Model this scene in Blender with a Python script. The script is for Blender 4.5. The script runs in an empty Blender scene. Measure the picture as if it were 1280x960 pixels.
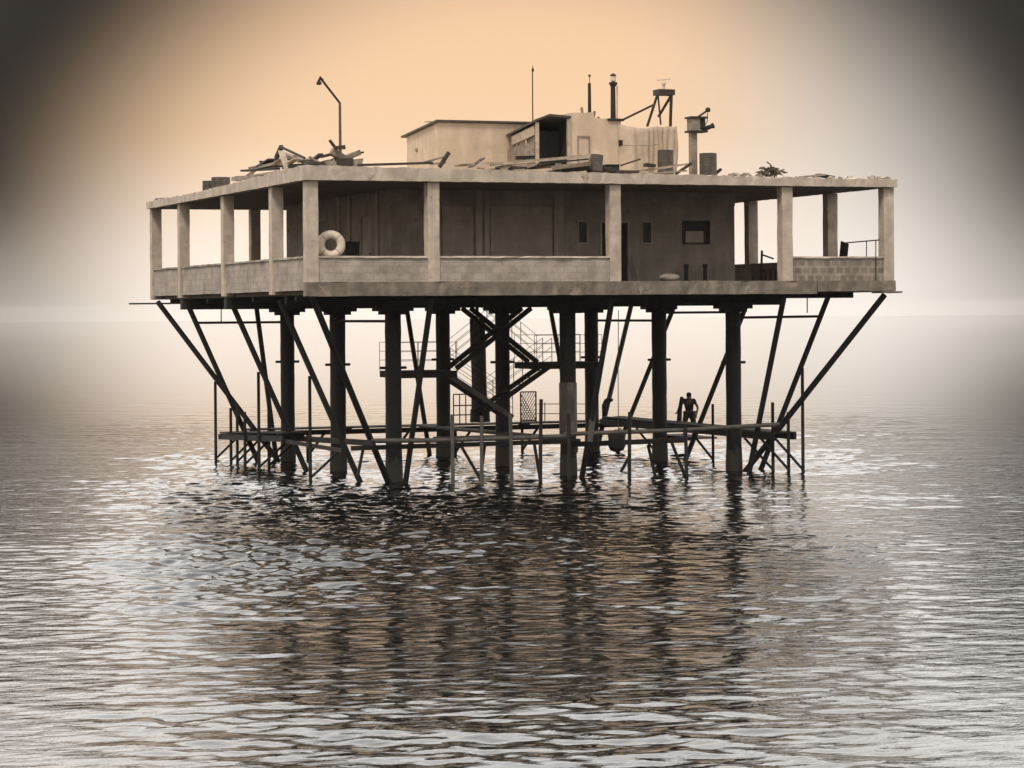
import bpy, math, random
import numpy as np
from mathutils import Vector, Matrix
random.seed(7)
rng = np.random.RandomState(11)
sc = bpy.context.scene
col = sc.collection
R = math.radians

# ------------------------------------------------------------------ camera (metres; x = along the front, y = into the picture, z = up, sea at 0)
F_PX, CX, CY_, CH, YAW, ROLL, PY = 3116.4, -21.07, -71.49, 5.36, -0.36737, -0.00756, 390.2
cR = Vector((math.cos(YAW), math.sin(YAW), 0)); cF = Vector((-math.sin(YAW), math.cos(YAW), 0)); cZ = Vector((0, 0, 1))
r_ = cR * math.cos(ROLL) + cZ * math.sin(ROLL)
u_ = cZ * math.cos(ROLL) - cR * math.sin(ROLL)
CAM = Vector((CX, CY_, CH))
cd = bpy.data.cameras.new('camera'); cam = bpy.data.objects.new('camera', cd); col.objects.link(cam)
cam.matrix_world = Matrix(((r_.x, u_.x, -cF.x, CX), (r_.y, u_.y, -cF.y, CY_), (r_.z, u_.z, -cF.z, CH), (0, 0, 0, 1)))
cd.sensor_width = 36; cd.lens = F_PX / 1280 * 36; cd.shift_y = -(480 - PY) / 1280
cd.clip_start = .5; cd.clip_end = 30000
sc.camera = cam

def ray(px, py):
    return (r_ * (px - 640) - u_ * (py - PY) + cF * F_PX)
def at_v(px, py, v):            # point of the upright plane y = v seen at a photo pixel
    d = ray(px, py); return CAM + d * ((v - CY_) / d.y)
def at_u(px, py, u):
    d = ray(px, py); return CAM + d * ((u - CX) / d.x)
def at_z(px, py, z):
    d = ray(px, py); return CAM + d * ((z - CH) / d.z)

# ------------------------------------------------------------------ materials
MATS = {}
def mat(name, base, rough=.85, var=.25, scale=3., bump=.25, bscale=25., streak=0., metal=0., blotch=None, spots=None, blocks=0.):
    m = bpy.data.materials.new(name); m.use_nodes = True
    nt = m.node_tree; N = nt.nodes; L = nt.links
    b = N['Principled BSDF']; b.inputs['Roughness'].default_value = rough; b.inputs['Metallic'].default_value = metal
    tc = N.new('ShaderNodeTexCoord')
    n1 = N.new('ShaderNodeTexNoise'); n1.inputs['Scale'].default_value = scale; n1.inputs['Detail'].default_value = 8; n1.inputs['Roughness'].default_value = .65
    L.new(tc.outputs['Object'], n1.inputs['Vector'])
    cr = N.new('ShaderNodeValToRGB'); e = cr.color_ramp.elements
    e[0].position = .3; e[1].position = .72
    e[0].color = [c * (1 - var) for c in base] + [1]; e[1].color = [min(1, c * (1 + var)) for c in base] + [1]
    L.new(n1.outputs['Fac'], cr.inputs['Fac']); out = cr.outputs['Color']
    if streak:                                      # rain stains running down the face
        mp = N.new('ShaderNodeMapping'); mp.inputs['Scale'].default_value = (1.3, 1.3, .3)
        L.new(tc.outputs['Object'], mp.inputs['Vector'])
        n2 = N.new('ShaderNodeTexNoise'); n2.inputs['Scale'].default_value = 2.2; n2.inputs['Detail'].default_value = 7
        L.new(mp.outputs['Vector'], n2.inputs['Vector'])
        r2 = N.new('ShaderNodeValToRGB'); r2.color_ramp.elements[0].position = .42; r2.color_ramp.elements[1].position = .62
        r2.color_ramp.elements[0].color = (1 - streak, 1 - streak * 1.02, 1 - streak * 1.05, 1); r2.color_ramp.elements[1].color = (1, 1, 1, 1)
        L.new(n2.outputs['Fac'], r2.inputs['Fac'])
        mx = N.new('ShaderNodeMix'); mx.data_type = 'RGBA'; mx.blend_type = 'MULTIPLY'; mx.inputs[0].default_value = 1
        L.new(out, mx.inputs[6]); L.new(r2.outputs['Color'], mx.inputs[7]); out = mx.outputs[2]
    if blotch:                                      # large patches where plaster is lost or lime has run out
        n3 = N.new('ShaderNodeTexNoise'); n3.inputs['Scale'].default_value = blotch[1]; n3.inputs['Detail'].default_value = 9; n3.inputs['Roughness'].default_value = .7
        L.new(tc.outputs['Object'], n3.inputs['Vector'])
        r3 = N.new('ShaderNodeValToRGB'); r3.color_ramp.elements[0].position = .55; r3.color_ramp.elements[1].position = .62
        L.new(n3.outputs['Fac'], r3.inputs['Fac'])
        mx = N.new('ShaderNodeMix'); mx.data_type = 'RGBA'
        L.new(r3.outputs['Color'], mx.inputs[0]); L.new(out, mx.inputs[6]); mx.inputs[7].default_value = list(blotch[0]) + [1]; out = mx.outputs[2]
    if spots:                                       # spalls, rust marks and bird lime
        for c_, sc_, th_ in spots:
            n5 = N.new('ShaderNodeTexNoise'); n5.inputs['Scale'].default_value = sc_; n5.inputs['Detail'].default_value = 10; n5.inputs['Roughness'].default_value = .75
            L.new(tc.outputs['Object'], n5.inputs['Vector'])
            r5 = N.new('ShaderNodeValToRGB'); r5.color_ramp.elements[0].position = th_; r5.color_ramp.elements[1].position = th_ + .035
            L.new(n5.outputs['Fac'], r5.inputs['Fac'])
            mx = N.new('ShaderNodeMix'); mx.data_type = 'RGBA'
            L.new(r5.outputs['Color'], mx.inputs[0]); L.new(out, mx.inputs[6]); mx.inputs[7].default_value = list(c_) + [1]; out = mx.outputs[2]
    if blocks:                                      # joints of the block masonry under the thin render
        sp = N.new('ShaderNodeSeparateXYZ'); L.new(tc.outputs['Object'], sp.inputs[0])
        ad = N.new('ShaderNodeMath'); ad.operation = 'ADD'; L.new(sp.outputs['X'], ad.inputs[0]); L.new(sp.outputs['Y'], ad.inputs[1])
        cb = N.new('ShaderNodeCombineXYZ'); L.new(ad.outputs[0], cb.inputs[0]); L.new(sp.outputs['Z'], cb.inputs[1])
        wb = N.new('ShaderNodeTexNoise'); wb.inputs['Scale'].default_value = 3; L.new(tc.outputs['Object'], wb.inputs['Vector'])
        vm_ = N.new('ShaderNodeVectorMath'); vm_.operation = 'SCALE'; L.new(wb.outputs['Color'], vm_.inputs[0]); vm_.inputs['Scale'].default_value = .06
        va_ = N.new('ShaderNodeVectorMath'); L.new(cb.outputs[0], va_.inputs[0]); L.new(vm_.outputs[0], va_.inputs[1])
        br = N.new('ShaderNodeTexBrick'); br.inputs['Scale'].default_value = 1; br.inputs['Brick Width'].default_value = .4; br.inputs['Row Height'].default_value = .2
        br.inputs['Mortar Size'].default_value = .018; br.inputs['Mortar Smooth'].default_value = .5
        br.inputs['Color1'].default_value = (.86, .85, .84, 1); br.inputs['Color2'].default_value = (1.08, 1.07, 1.06, 1); br.inputs['Mortar'].default_value = (.8, .79, .77, 1)
        L.new(va_.outputs[0], br.inputs['Vector'])
        mx = N.new('ShaderNodeMix'); mx.data_type = 'RGBA'; mx.blend_type = 'MULTIPLY'; mx.inputs[0].default_value = blocks
        L.new(out, mx.inputs[6]); L.new(br.outputs['Color'], mx.inputs[7]); out = mx.outputs[2]
    L.new(out, b.inputs['Base Color'])
    n4 = N.new('ShaderNodeTexNoise'); n4.inputs['Scale'].default_value = bscale; n4.inputs['Detail'].default_value = 6
    L.new(tc.outputs['Object'], n4.inputs['Vector'])
    bp = N.new('ShaderNodeBump'); bp.inputs['Strength'].default_value = bump; bp.inputs['Distance'].default_value = .03
    L.new(n4.outputs['Fac'], bp.inputs['Height']); L.new(bp.outputs['Normal'], b.inputs['Normal'])
    MATS[name] = m; return m
M = MATS
mat('concrete_pale', (.54, .445, .35), streak=.12, scale=2.2, blotch=((.41, .335, .26), 1.3), spots=(((.2, .14, .1), 2.6, .63), ((.72, .63, .52), 6, .67)))
mat('concrete_parapet', (.39, .335, .28), streak=.1, scale=1.8, var=.3, blotch=((.44, .365, .29), 1.6), spots=(((.15, .112, .085), 2.4, .62), ((.64, .56, .46), 5.5, .65)), blocks=.8)
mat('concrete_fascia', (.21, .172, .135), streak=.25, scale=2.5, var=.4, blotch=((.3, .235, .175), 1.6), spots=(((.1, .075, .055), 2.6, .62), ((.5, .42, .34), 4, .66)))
mat('concrete_slab', (.16, .13, .1), streak=.2, scale=2.5)
mat('plaster_wall', (.27, .228, .185), streak=.2, scale=1.4, var=.25, blotch=((.2, .165, .135), .8), spots=(((.42, .37, .3), 2.5, .64), ((.1, .08, .065), 1.7, .61)))
mat('plaster_panel', (.34, .285, .23), streak=.15, scale=1.4, var=.22)
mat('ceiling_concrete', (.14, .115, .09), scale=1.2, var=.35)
mat('tarred_timber', (.011, .0095, .008), rough=.8, var=.4, scale=4, bump=.5, streak=.3)
mat('rusty_steel', (.014, .0115, .0095), rough=.75, var=.45, scale=6, bump=.4)
mat('weathered_pipe', (.085, .074, .064), rough=.7, var=.4, scale=5)
mat('sleeve_concrete', (.22, .2, .175), var=.25, scale=3, streak=.5)
mat('grey_timber', (.24, .195, .15), var=.4, scale=5, bump=.5)
mat('pale_timber', (.42, .335, .25), var=.3, scale=5, bump=.4)
mat('dark_timber', (.035, .028, .022), var=.4, scale=5, bump=.5)
mat('whitewash', (.58, .45, .325), var=.14, scale=1.6, streak=.12, blotch=((.49, .38, .275), 1.2), spots=(((.25, .18, .12), 2.2, .67),))
mat('board_wall', (.30, .235, .175), var=.45, scale=2.5, bump=.5, streak=.4)
mat('canvas', (.50, .39, .285), var=.18, scale=2.0, streak=.12)
mat('drum_steel', (.085, .068, .053), rough=.6, var=.5, scale=4, streak=.4)
mat('roof_sheet', (.06, .05, .04), rough=.7, var=.4, scale=4)
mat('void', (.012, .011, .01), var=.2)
mat('pane_glass', (.005, .005, .005), rough=.55, var=.1, bump=.02)
mat('sackcloth', (.22, .185, .15), var=.3, scale=5)
mat('white_paint', (.64, .53, .42), rough=.55, var=.2, scale=5)
mat('rubber', (.015, .014, .013), rough=.7, var=.3)
mat('skin', (.2, .13, .09), rough=.6, var=.1)
mat('cloth_dark', (.03, .027, .025), var=.3)
mat('dry_twigs', (.09, .07, .05), var=.4)
def growth(m):
    nt = m.node_tree; N = nt.nodes; L = nt.links; b = N['Principled BSDF']; src = b.inputs['Base Color'].links[0].from_socket
    tc = N.new('ShaderNodeTexCoord'); sp = N.new('ShaderNodeSeparateXYZ'); L.new(tc.outputs['Object'], sp.inputs[0])
    nz = N.new('ShaderNodeTexNoise'); nz.inputs['Scale'].default_value = 9; nz.inputs['Detail'].default_value = 8; L.new(tc.outputs['Object'], nz.inputs['Vector'])
    a = N.new('ShaderNodeMath'); a.operation = 'MULTIPLY_ADD'; L.new(nz.outputs['Fac'], a.inputs[0]); a.inputs[1].default_value = 1.1; L.new(sp.outputs['Z'], a.inputs[2])
    r = N.new('ShaderNodeMapRange'); L.new(a.outputs[0], r.inputs[0]); r.inputs[1].default_value = 1.35; r.inputs[2].default_value = 1.15
    mx = N.new('ShaderNodeMix'); mx.data_type = 'RGBA'; L.new(r.outputs[0], mx.inputs[0]); L.new(src, mx.inputs[6]); mx.inputs[7].default_value = (.055, .048, .038, 1); L.new(mx.outputs[2], b.inputs['Base Color'])
mat('pile_timber', (.014, .0122, .0105), rough=.7, var=.5, scale=5, bump=.8, bscale=14, streak=.4); growth(M['pile_timber'])
def block_mat():
    m = mat('block_parapet', (.30, .25, .205), streak=.15, scale=3, var=.3)
    nt = m.node_tree; N = nt.nodes; L = nt.links
    b = N['Principled BSDF']; src = b.inputs['Base Color'].links[0].from_socket
    tc = N.new('ShaderNodeTexCoord'); mp = N.new('ShaderNodeMapping'); mp.inputs['Rotation'].default_value = (R(90), 0, 0)
    L.new(tc.outputs['Object'], mp.inputs['Vector'])
    br = N.new('ShaderNodeTexBrick'); br.inputs['Scale'].default_value = 1; br.inputs['Brick Width'].default_value = .3; br.inputs['Row Height'].default_value = .25
    br.inputs['Mortar Size'].default_value = .05; br.inputs['Mortar Smooth'].default_value = .6
    br.inputs['Color1'].default_value = (.6, .59, .57, 1); br.inputs['Color2'].default_value = (.85, .84, .82, 1); br.inputs['Mortar'].default_value = (1.12, 1.1, 1.08, 1)
    L.new(mp.outputs['Vector'], br.inputs['Vector'])
    mx = N.new('ShaderNodeMix'); mx.data_type = 'RGBA'; mx.blend_type = 'MULTIPLY'; mx.inputs[0].default_value = .9
    L.new(src, mx.inputs[6]); L.new(br.outputs['Color'], mx.inputs[7]); L.new(mx.outputs[2], b.inputs['Base Color'])
block_mat()

# ------------------------------------------------------------------ mesh helpers
class MB:
    def __init__(s): s.v = []; s.f = []; s.smooth = False
    def add(s, vs, fs):
        o = len(s.v); s.v += [tuple(v) for v in vs]; s.f += [tuple(i + o for i in f) for f in fs]; return s
    def box(s, x0, x1, y0, y1, z0, z1):
        return s.add([(x0,y0,z0),(x1,y0,z0),(x1,y1,z0),(x0,y1,z0),(x0,y0,z1),(x1,y0,z1),(x1,y1,z1),(x0,y1,z1)],
                     [(0,3,2,1),(4,5,6,7),(0,1,5,4),(1,2,6,5),(2,3,7,6),(3,0,4,7)])
    def bar(s, p, q, w, h=None, up=(0,0,1), jit=0):
        h = h or w; p = Vector(p); q = Vector(q); d = (q - p)
        if d.length < 1e-6: return s
        d.normalize(); up = Vector(up)
        if abs(d.dot(up)) > .97: up = Vector((0,1,0)) if abs(d.y) < .9 else Vector((1,0,0))
        a = d.cross(up).normalized(); b = a.cross(d).normalized()
        vs = []
        for c in (p, q):
            for sa, sb in ((-1,-1),(1,-1),(1,1),(-1,1)):
                vs.append(c + a * (sa * w/2 * (1 + random.uniform(-jit, jit))) + b * (sb * h/2 * (1 + random.uniform(-jit, jit))))
        return s.add(vs, [(3,2,1,0),(4,5,6,7),(0,1,5,4),(1,2,6,5),(2,3,7,6),(3,0,4,7)])
    def tube(s, pts, r, n=8):
        pts = [Vector(p) for p in pts]; rs = r if isinstance(r, (list, tuple)) else [r] * len(pts)
        vs = []
        t0 = (pts[1] - pts[0]).normalized(); a = t0.cross(Vector((0,0,1)))
        if a.length < .05: a = t0.cross(Vector((1,0,0)))
        a.normalize()
        for i, p in enumerate(pts):
            t = (pts[min(i+1, len(pts)-1)] - pts[max(i-1, 0)]).normalized()
            a = (a - t * a.dot(t)).normalized(); b = t.cross(a)
            for k in range(n):
                w = 2 * math.pi * k / n; vs.append(p + (a * math.cos(w) + b * math.sin(w)) * rs[i])
        fs = []
        for i in range(len(pts) - 1):
            for k in range(n):
                k2 = (k + 1) % n; fs.append((i*n+k, i*n+k2, (i+1)*n+k2, (i+1)*n+k))
        fs.append(tuple(range(n))[::-1]); fs.append(tuple((len(pts)-1)*n + k for k in range(n)))
        return s.add(vs, fs)
    def lathe(s, c, prof, n=20, ax=(0,0,1)):
        ax = Vector(ax).normalized(); c = Vector(c)
        a = ax.cross(Vector((1,0,0)) if abs(ax.x) < .9 else Vector((0,1,0))).normalized(); b = ax.cross(a)
        vs = []
        for r, h in prof:
            for k in range(n):
                w = 2*math.pi*k/n; vs.append(c + ax*h + (a*math.cos(w) + b*math.sin(w))*r)
        fs = []
        for i in range(len(prof)-1):
            for k in range(n):
                k2 = (k+1) % n; fs.append((i*n+k, i*n+k2, (i+1)*n+k2, (i+1)*n+k))
        fs.append(tuple(range(n))[::-1]); fs.append(tuple((len(prof)-1)*n+k for k in range(n)))
        return s.add(vs, fs)
    def torus(s, c, R0, r0, ax, n=40, m=14):
        ax = Vector(ax).normalized(); c = Vector(c)
        a = ax.cross(Vector((0,0,1)))
        if a.length < .1: a = Vector((1,0,0))
        a.normalize(); b = ax.cross(a); vs = []; fs = []
        for i in range(n):
            w = 2*math.pi*i/n; d = a*math.cos(w) + b*math.sin(w)
            for k in range(m):
                q = 2*math.pi*k/m; vs.append(c + d*(R0 + r0*math.cos(q)) + ax*(r0*math.sin(q)))
        for i in range(n):
            for k in range(m):
                fs.append((i*m+k, i*m+(k+1)%m, ((i+1)%n)*m+(k+1)%m, ((i+1)%n)*m+k))
        return s.add(vs, fs)
    def build(s, name, m, parent=None, smooth=None, bevel=0):
        me = bpy.data.meshes.new(name); me.from_pydata(s.v, [], s.f); me.validate(); me.update()
        me.materials.append(M[m] if isinstance(m, str) else m)
        import bmesh
        bm = bmesh.new(); bm.from_mesh(me); bmesh.ops.recalc_face_normals(bm, faces=bm.faces); bm.to_mesh(me); bm.free()
        o = bpy.data.objects.new(name, me); col.objects.link(o)
        if smooth: 
            for p in me.polygons: p.use_smooth = True
        if parent is not None:
            o.parent = parent; 
            off = Vector((0,0,0)); q = parent
            while q is not None: off += q.location; q = q.parent
            me.transform(Matrix.Translation(-off))
        else:                                   # top-level mesh: put its origin at its base
            vs = np.array(s.v); c = Vector(((vs[:,0].min()+vs[:,0].max())/2, (vs[:,1].min()+vs[:,1].max())/2, vs[:,2].min()))
            me.transform(Matrix.Translation(-c)); o.location = c
        if bevel:
            bv = o.modifiers.new('bevel', 'BEVEL'); bv.width = bevel; bv.segments = 2; bv.limit_method = 'ANGLE'
        return o
def tag(o, label, cat, group=None, kind=None):
    o['label'] = label
    if cat: o['category'] = cat
    if group: o['group'] = group
    if kind: o['kind'] = kind
    return o
def thing(name, label, cat, loc=(0,0,0), group=None):
    o = bpy.data.objects.new(name, None); col.objects.link(o); o.location = loc; o.empty_display_size = .3
    return tag(o, label, cat, group)

# ------------------------------------------------------------------ the sea: one sheet to the horizon, waves as real relief
def sea():
    k = 1.0
    t = [14.0]
    while t[-1] < 2000:
        t.append(t[-1] + min(max(.045, .28 * t[-1]**2 / 13362), .16 * t[-1]) )
    t = np.array(t)
    t = np.concatenate([np.array([-2000, -1000, -700, -220, -80, -30, -10, -2, 3, 6, 8.5, 10.2, 11.5, 12.4, 13.1, 13.6]), t])
    s = [0.0]
    while s[-1] < 2000:
        a = s[-1]; s.append(a + (.1 if a < 16 else (.1 + (a - 16) * .012 if a < 60 else .63 + (a - 60) * .14)))
    s = np.array(s); s = np.concatenate([-s[:0:-1], s])
    T, S = np.meshgrid(t, s, indexing='ij')
    dt = np.gradient(t); ds = np.gradient(s)
    DT = np.broadcast_to(dt[:, None], T.shape); DS = np.broadcast_to(ds[None, :], T.shape)
    Z = np.zeros_like(T)
    # slow patches of rougher and calmer water
    P = np.zeros_like(T)
    for _ in range(14):
        lam = rng.uniform(7, 30); th = rng.uniform(0, 2*math.pi); P += np.sin(2*math.pi/lam*(math.cos(th)*T*.6 + math.sin(th)*S) + rng.uniform(0, 6.28))
    P = P / 2.6
    rough = np.clip(.95 + .4 * P, .35, 1.6)
    far = np.sqrt((T - 78)**2 + S**2); calm = .06 + .94 * np.exp(-(np.maximum(far - 16, 0) / 20)**1.0) * (T > 78) + .94 * (T <= 78); chop = 1 + 1.0 * np.exp(-((T - 55) / 11)**2) * np.exp(-(S / 7)**4); calm = calm * (1 - .8 * np.clip((np.abs(S) - .135 * T) / (.05 * T), 0, 1)) * (.45 + .55 * np.clip((T - 35) / 13, 0, 1))
    n = 110
    for i in range(n):
        lam = .27 * (6 / .27) ** ((i + rng.uniform()) / n)
        spread = .85 if lam < 1.5 else .55
        th = rng.normal(.12, spread)
        kt, ks = 2*math.pi/lam*math.cos(th), 2*math.pi/lam*math.sin(th)
        slope = SEA_SLOPE * (min(1.0, (lam/.4)**.7) if lam < 1.0 else (1.0/lam)**1.15) * 1.5 * math.sqrt(2.0/n)
        amp = slope * lam / (2*math.pi)
        # drop waves the sheet is too coarse to carry
        need = np.minimum(lam / np.maximum(abs(math.cos(th)), .12) / DT, lam / np.maximum(abs(math.sin(th)), .12) / DS)
        att = np.clip((need - 2.0) / 1.5, 0, 1)
        ph = kt*T + ks*S + rng.uniform(0, 6.28)
        Z += amp * att * calm * (chop if lam < 1.1 else 1.0) * (rough if lam < 3 else 1.0) * (np.sin(ph) + .18*np.sin(2*ph + 1.57))
    X = CX + cR.x*S + cF.x*T; Y = CY_ + cR.y*S + cF.y*T
    V = np.stack([X, Y, Z], -1).reshape(-1, 3).astype(np.float32)
    nt_, ns_ = T.shape
    I = np.arange(nt_*ns_).reshape(nt_, ns_)
    Q = np.stack([I[:-1,:-1], I[:-1,1:], I[1:,1:], I[1:,:-1]], -1).reshape(-1, 4)
    me = bpy.data.meshes.new('sea'); me.vertices.add(len(V)); me.vertices.foreach_set('co', V.ravel())
    me.loops.add(Q.size); me.loops.foreach_set('vertex_index', Q.ravel().astype(np.int32))
    me.polygons.add(len(Q)); me.polygons.foreach_set('loop_start', np.arange(0, Q.size, 4, dtype=np.int32))
    me.polygons.foreach_set('use_smooth', np.ones(len(Q), dtype=bool))
    me.update(calc_edges=True)
    m = bpy.data.materials.new('sea_water'); m.use_nodes = True; nt = m.node_tree; N = nt.nodes; L = nt.links
    b = N['Principled BSDF']; b.inputs['Base Color'].default_value = (.0045, .0044, .0042, 1); b.inputs['Roughness'].default_value = .03; b.inputs['IOR'].default_value = 1.34
    tc = N.new('ShaderNodeTexCoord'); mp = N.new('ShaderNodeMapping'); mp.inputs['Rotation'].default_value = (0, 0, -YAW); mp.inputs['Scale'].default_value = (2.2, 4.5, 3)
    L.new(tc.outputs['Object'], mp.inputs['Vector'])
    n1 = N.new('ShaderNodeTexNoise'); n1.inputs['Scale'].default_value = 1.0; n1.inputs['Detail'].default_value = 4; n1.inputs['Roughness'].default_value = .6; n1.inputs['Distortion'].default_value = .6
    L.new(mp.outputs['Vector'], n1.inputs['Vector'])
    bp = N.new('ShaderNodeBump'); bp.inputs['Strength'].default_value = 1; bp.inputs['Distance'].default_value = SEA_BUMP
    ln = N.new('ShaderNodeVectorMath'); ln.operation = 'LENGTH'; L.new(tc.outputs['Object'], ln.inputs[0])
    mr = N.new('ShaderNodeMapRange'); L.new(ln.outputs['Value'], mr.inputs[0]); mr.interpolation_type = 'SMOOTHSTEP'; mr.inputs[1].default_value = 20; mr.inputs[2].default_value = 90; mr.inputs[3].default_value = 1; mr.inputs[4].default_value = .12
    L.new(mr.outputs[0], bp.inputs['Strength'])
    L.new(n1.outputs['Fac'], bp.inputs['Height']); L.new(bp.outputs['Normal'], b.inputs['Normal'])
    me.materials.append(m)
    o = bpy.data.objects.new('sea', me); col.objects.link(o)
    tag(o, 'grey rippled sea reflecting the platform and the pale sky', None, kind='structure')
SEA_SLOPE = .105; SEA_BUMP = .010
sea()

# ------------------------------------------------------------------ the platform
G = (3.87, 9.87, 15.87); W = 19.62; D = 20.6
FL, ZU, ZT, ZP, ZB = 6.30, 9.334, 9.60, 7.08, 5.88
plat = thing('sea_platform', 'raised square concrete platform building on nine dark piles in the open sea', 'platform', (W/2, D/2, 0))
DV = (3.87, 9.87, 16.1)     # depth lines of the columns

def rough_slab(x0, x1, y0, y1, z0, z1, jt=.03, js=.02, step=.28, rise=0):
    """a slab whose edge is broken and uneven all the way round"""
    ring = []
    def side(a, b):
        n = max(2, int((Vector(b) - Vector(a)).length / step))
        for i in range(n): ring.append(Vector(a).lerp(Vector(b), i / n))
    side((x0,y0), (x1,y0)); side((x1,y0), (x1,y1)); side((x1,y1), (x0,y1)); side((x0,y1), (x0,y0))
    m = MB(); n = len(ring); vs = []
    cx, cy = (x0+x1)/2, (y0+y1)/2
    for lev in (0, 1):
        for p in ring:
            nx = -1 if p.x - x0 < 1e-4 else (1 if x1 - p.x < 1e-4 else 0); ny = -1 if p.y - y0 < 1e-4 else (1 if y1 - p.y < 1e-4 else 0)
            j = random.uniform(-js, js) - (random.random() < .12 and lev) * random.uniform(0, .045)
            rz = rise * max(0, 1 - p.x/17) * max(0, 1 - p.y/12); vs.append((p.x + nx*j, p.y + ny*j, (z1 + rz + random.uniform(-jt, jt*.6)) if lev else z0 + random.uniform(-.008, .008)))
    vs.append((cx, cy, z0)); vs.append((cx, cy, z1))
    fs = []
    for k in range(n):
        k2 = (k+1) % n
        fs += [(k, k2, n+k2, n+k), (k2, k, 2*n), (n+k, n+k2, 2*n+1)]
    return m.add(vs, fs)
rough_slab(-.25, W+.2, -.26, D+.15, ZU, ZT, jt=.03, js=.005, step=.13, rise=.17).build('roof_slab', 'concrete_pale', plat)
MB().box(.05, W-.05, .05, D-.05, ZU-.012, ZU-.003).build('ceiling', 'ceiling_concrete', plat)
MB().box(.2, W-.2, .16, D-.2, 5.93, FL).build('floor_slab', 'concrete_slab', plat)
# fascia: front, right, back
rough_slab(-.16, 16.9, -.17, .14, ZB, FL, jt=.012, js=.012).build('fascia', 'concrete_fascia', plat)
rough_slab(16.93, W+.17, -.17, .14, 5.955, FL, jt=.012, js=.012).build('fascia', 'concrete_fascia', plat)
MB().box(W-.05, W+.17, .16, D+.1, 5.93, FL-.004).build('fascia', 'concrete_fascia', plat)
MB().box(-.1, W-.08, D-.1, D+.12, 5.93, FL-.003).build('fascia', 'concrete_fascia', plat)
rough_slab(W-.35, W+.36, -.26, .5, 5.89, 5.95, jt=.004, js=.015).build('ledge', 'concrete_slab', plat)
# columns
def column(u, v, lo=FL):
    h = .185; m = MB()
    n = 7; vs = []; fs = []
    for i in range(n):
        z = lo + (ZU - .02 - lo) * i/(n-1)
        for sx, sy in ((-1,-1),(1,-1),(1,1),(-1,1)): vs.append((u + sx*(h + random.uniform(-.008,.008)), v + sy*(h + random.uniform(-.008,.008)), z))
    for i in range(n-1):
        for k in range(4): fs.append((i*4+k, i*4+(k+1)%4, (i+1)*4+(k+1)%4, (i+1)*4+k))
    fs.append((0,3,2,1)); fs.append(tuple((n-1)*4+k for k in range(4)))
    m.add(vs, fs); return m.build('column', 'concrete_pale', plat)
for u in (0.05,) + G + (W-.05,):
    for v in (0.05,) + DV + (D-.1,):
        if u in G and v in DV: continue
        column(u, v, 5.96 if u < 1 and v > 1 else FL)
# parapets: one panel to a bay, with its coping
def parapet(a, b, side, m='concrete_parapet', top=ZP, lo=FL):
    h = .185; t = .1
    if side == 'front':  p = rough_slab(a+h, b-h, -.09, .09, lo+.001, top-.06, jt=.004, js=.006, step=.5); c = rough_slab(a+h-.004, b-h+.004, -.13, .12, top-.058, top, jt=.008, js=.012)
    elif side == 'back': p = MB().box(a+h, b-h, D-.2, D-.02, lo+.001, top-.06); c = MB().box(a+h, b-h, D-.24, D+.02, top-.058, top)
    elif side == 'left': p = rough_slab(-.07, .1, a+h, b-h, lo-.24, top-.06, jt=.004, js=.006, step=.5); c = rough_slab(-.11, .13, a+h, b-h, top-.058, top, jt=.008, js=.012)
    else:                p = MB().box(W-.14, W+.05, a+h, b-h, lo+.001, top-.06); c = MB().box(W-.18, W+.09, a+h, b-h, top-.058, top)
    o = p.build('parapet', m, plat); c.build('coping', 'concrete_pale' if side == 'front' else 'concrete_parapet', o)
us = (.05,) + G + (W-.05,); vs_ = (.05,) + DV + (D-.1,)
parapet(us[0], us[1], 'front'); parapet(us[1], us[2], 'front'); parapet(us[3], us[4], 'front', 'block_parapet')
for i in range(4):
    parapet(vs_[i], vs_[i+1], 'left'); parapet(vs_[i], vs_[i+1], 'right', top=ZP-.03); parapet(us[i], us[i+1], 'back', top=ZP-.05)
# rooms inside the colonnade
def wall(axis, c0, c1, a0, a1, z0, z1, holes):
    """upright wall with real openings: axis 'u' runs along x between y=c0..c1"""
    A = sorted({a0, a1} | {h[0] for h in holes} | {h[1] for h in holes}); Zs = sorted({z0, z1} | {h[2] for h in holes} | {h[3] for h in holes})
    def P(a, c, z): return (a, c, z) if axis == 'u' else (c, a, z)
    def solid(i, j):
        if not (0 <= i < len(A)-1 and 0 <= j < len(Zs)-1): return False
        am, zm = (A[i]+A[i+1])/2, (Zs[j]+Zs[j+1])/2
        return not any(h[0] < am < h[1] and h[2] < zm < h[3] for h in holes)
    m = MB()
    for i in range(len(A)-1):
        for j in range(len(Zs)-1):
            if not solid(i, j): continue
            a, b, lo, hi = A[i], A[i+1], Zs[j], Zs[j+1]
            for c in (c0, c1): m.add([P(a,c,lo), P(b,c,lo), P(b,c,hi), P(a,c,hi)], [(0,1,2,3)])
            for di, dj, e in ((-1,0,(a,a,lo,hi)), (1,0,(b,b,lo,hi)), (0,-1,(a,b,lo,lo)), (0,1,(a,b,hi,hi))):
                if not solid(i+di, j+dj):
                    m.add([P(e[0],c0,e[2]), P(e[1],c0,e[3]), P(e[1],c1,e[3]), P(e[0],c1,e[2])], [(0,1,2,3)])
    return m
RV, RU0, RU1, RV1 = 3.87, 3.87, 15.95, 16.1
def uq(px, v): return at_v(px, 320, v).x
def zq(px, py, v): return at_v(px, py, v).z
wz0, wz1 = zq(730, 305, RV), zq(730, 275.5, RV)
holes = [(uq(721.5,RV), uq(735.5,RV), wz0, wz1), (uq(750,RV), uq(787.5,RV), FL+.02, wz1), (uq(801.5,RV), uq(815.5,RV), wz0, wz1), (uq(853,RV), uq(887.5,RV), wz0, wz1+.02)]
MBw = wall('u', RV, RV+.2, RU0, RU1, FL+.004, ZU-.016, holes); MBw.build('room_wall', 'plaster_wall', plat)
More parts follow.
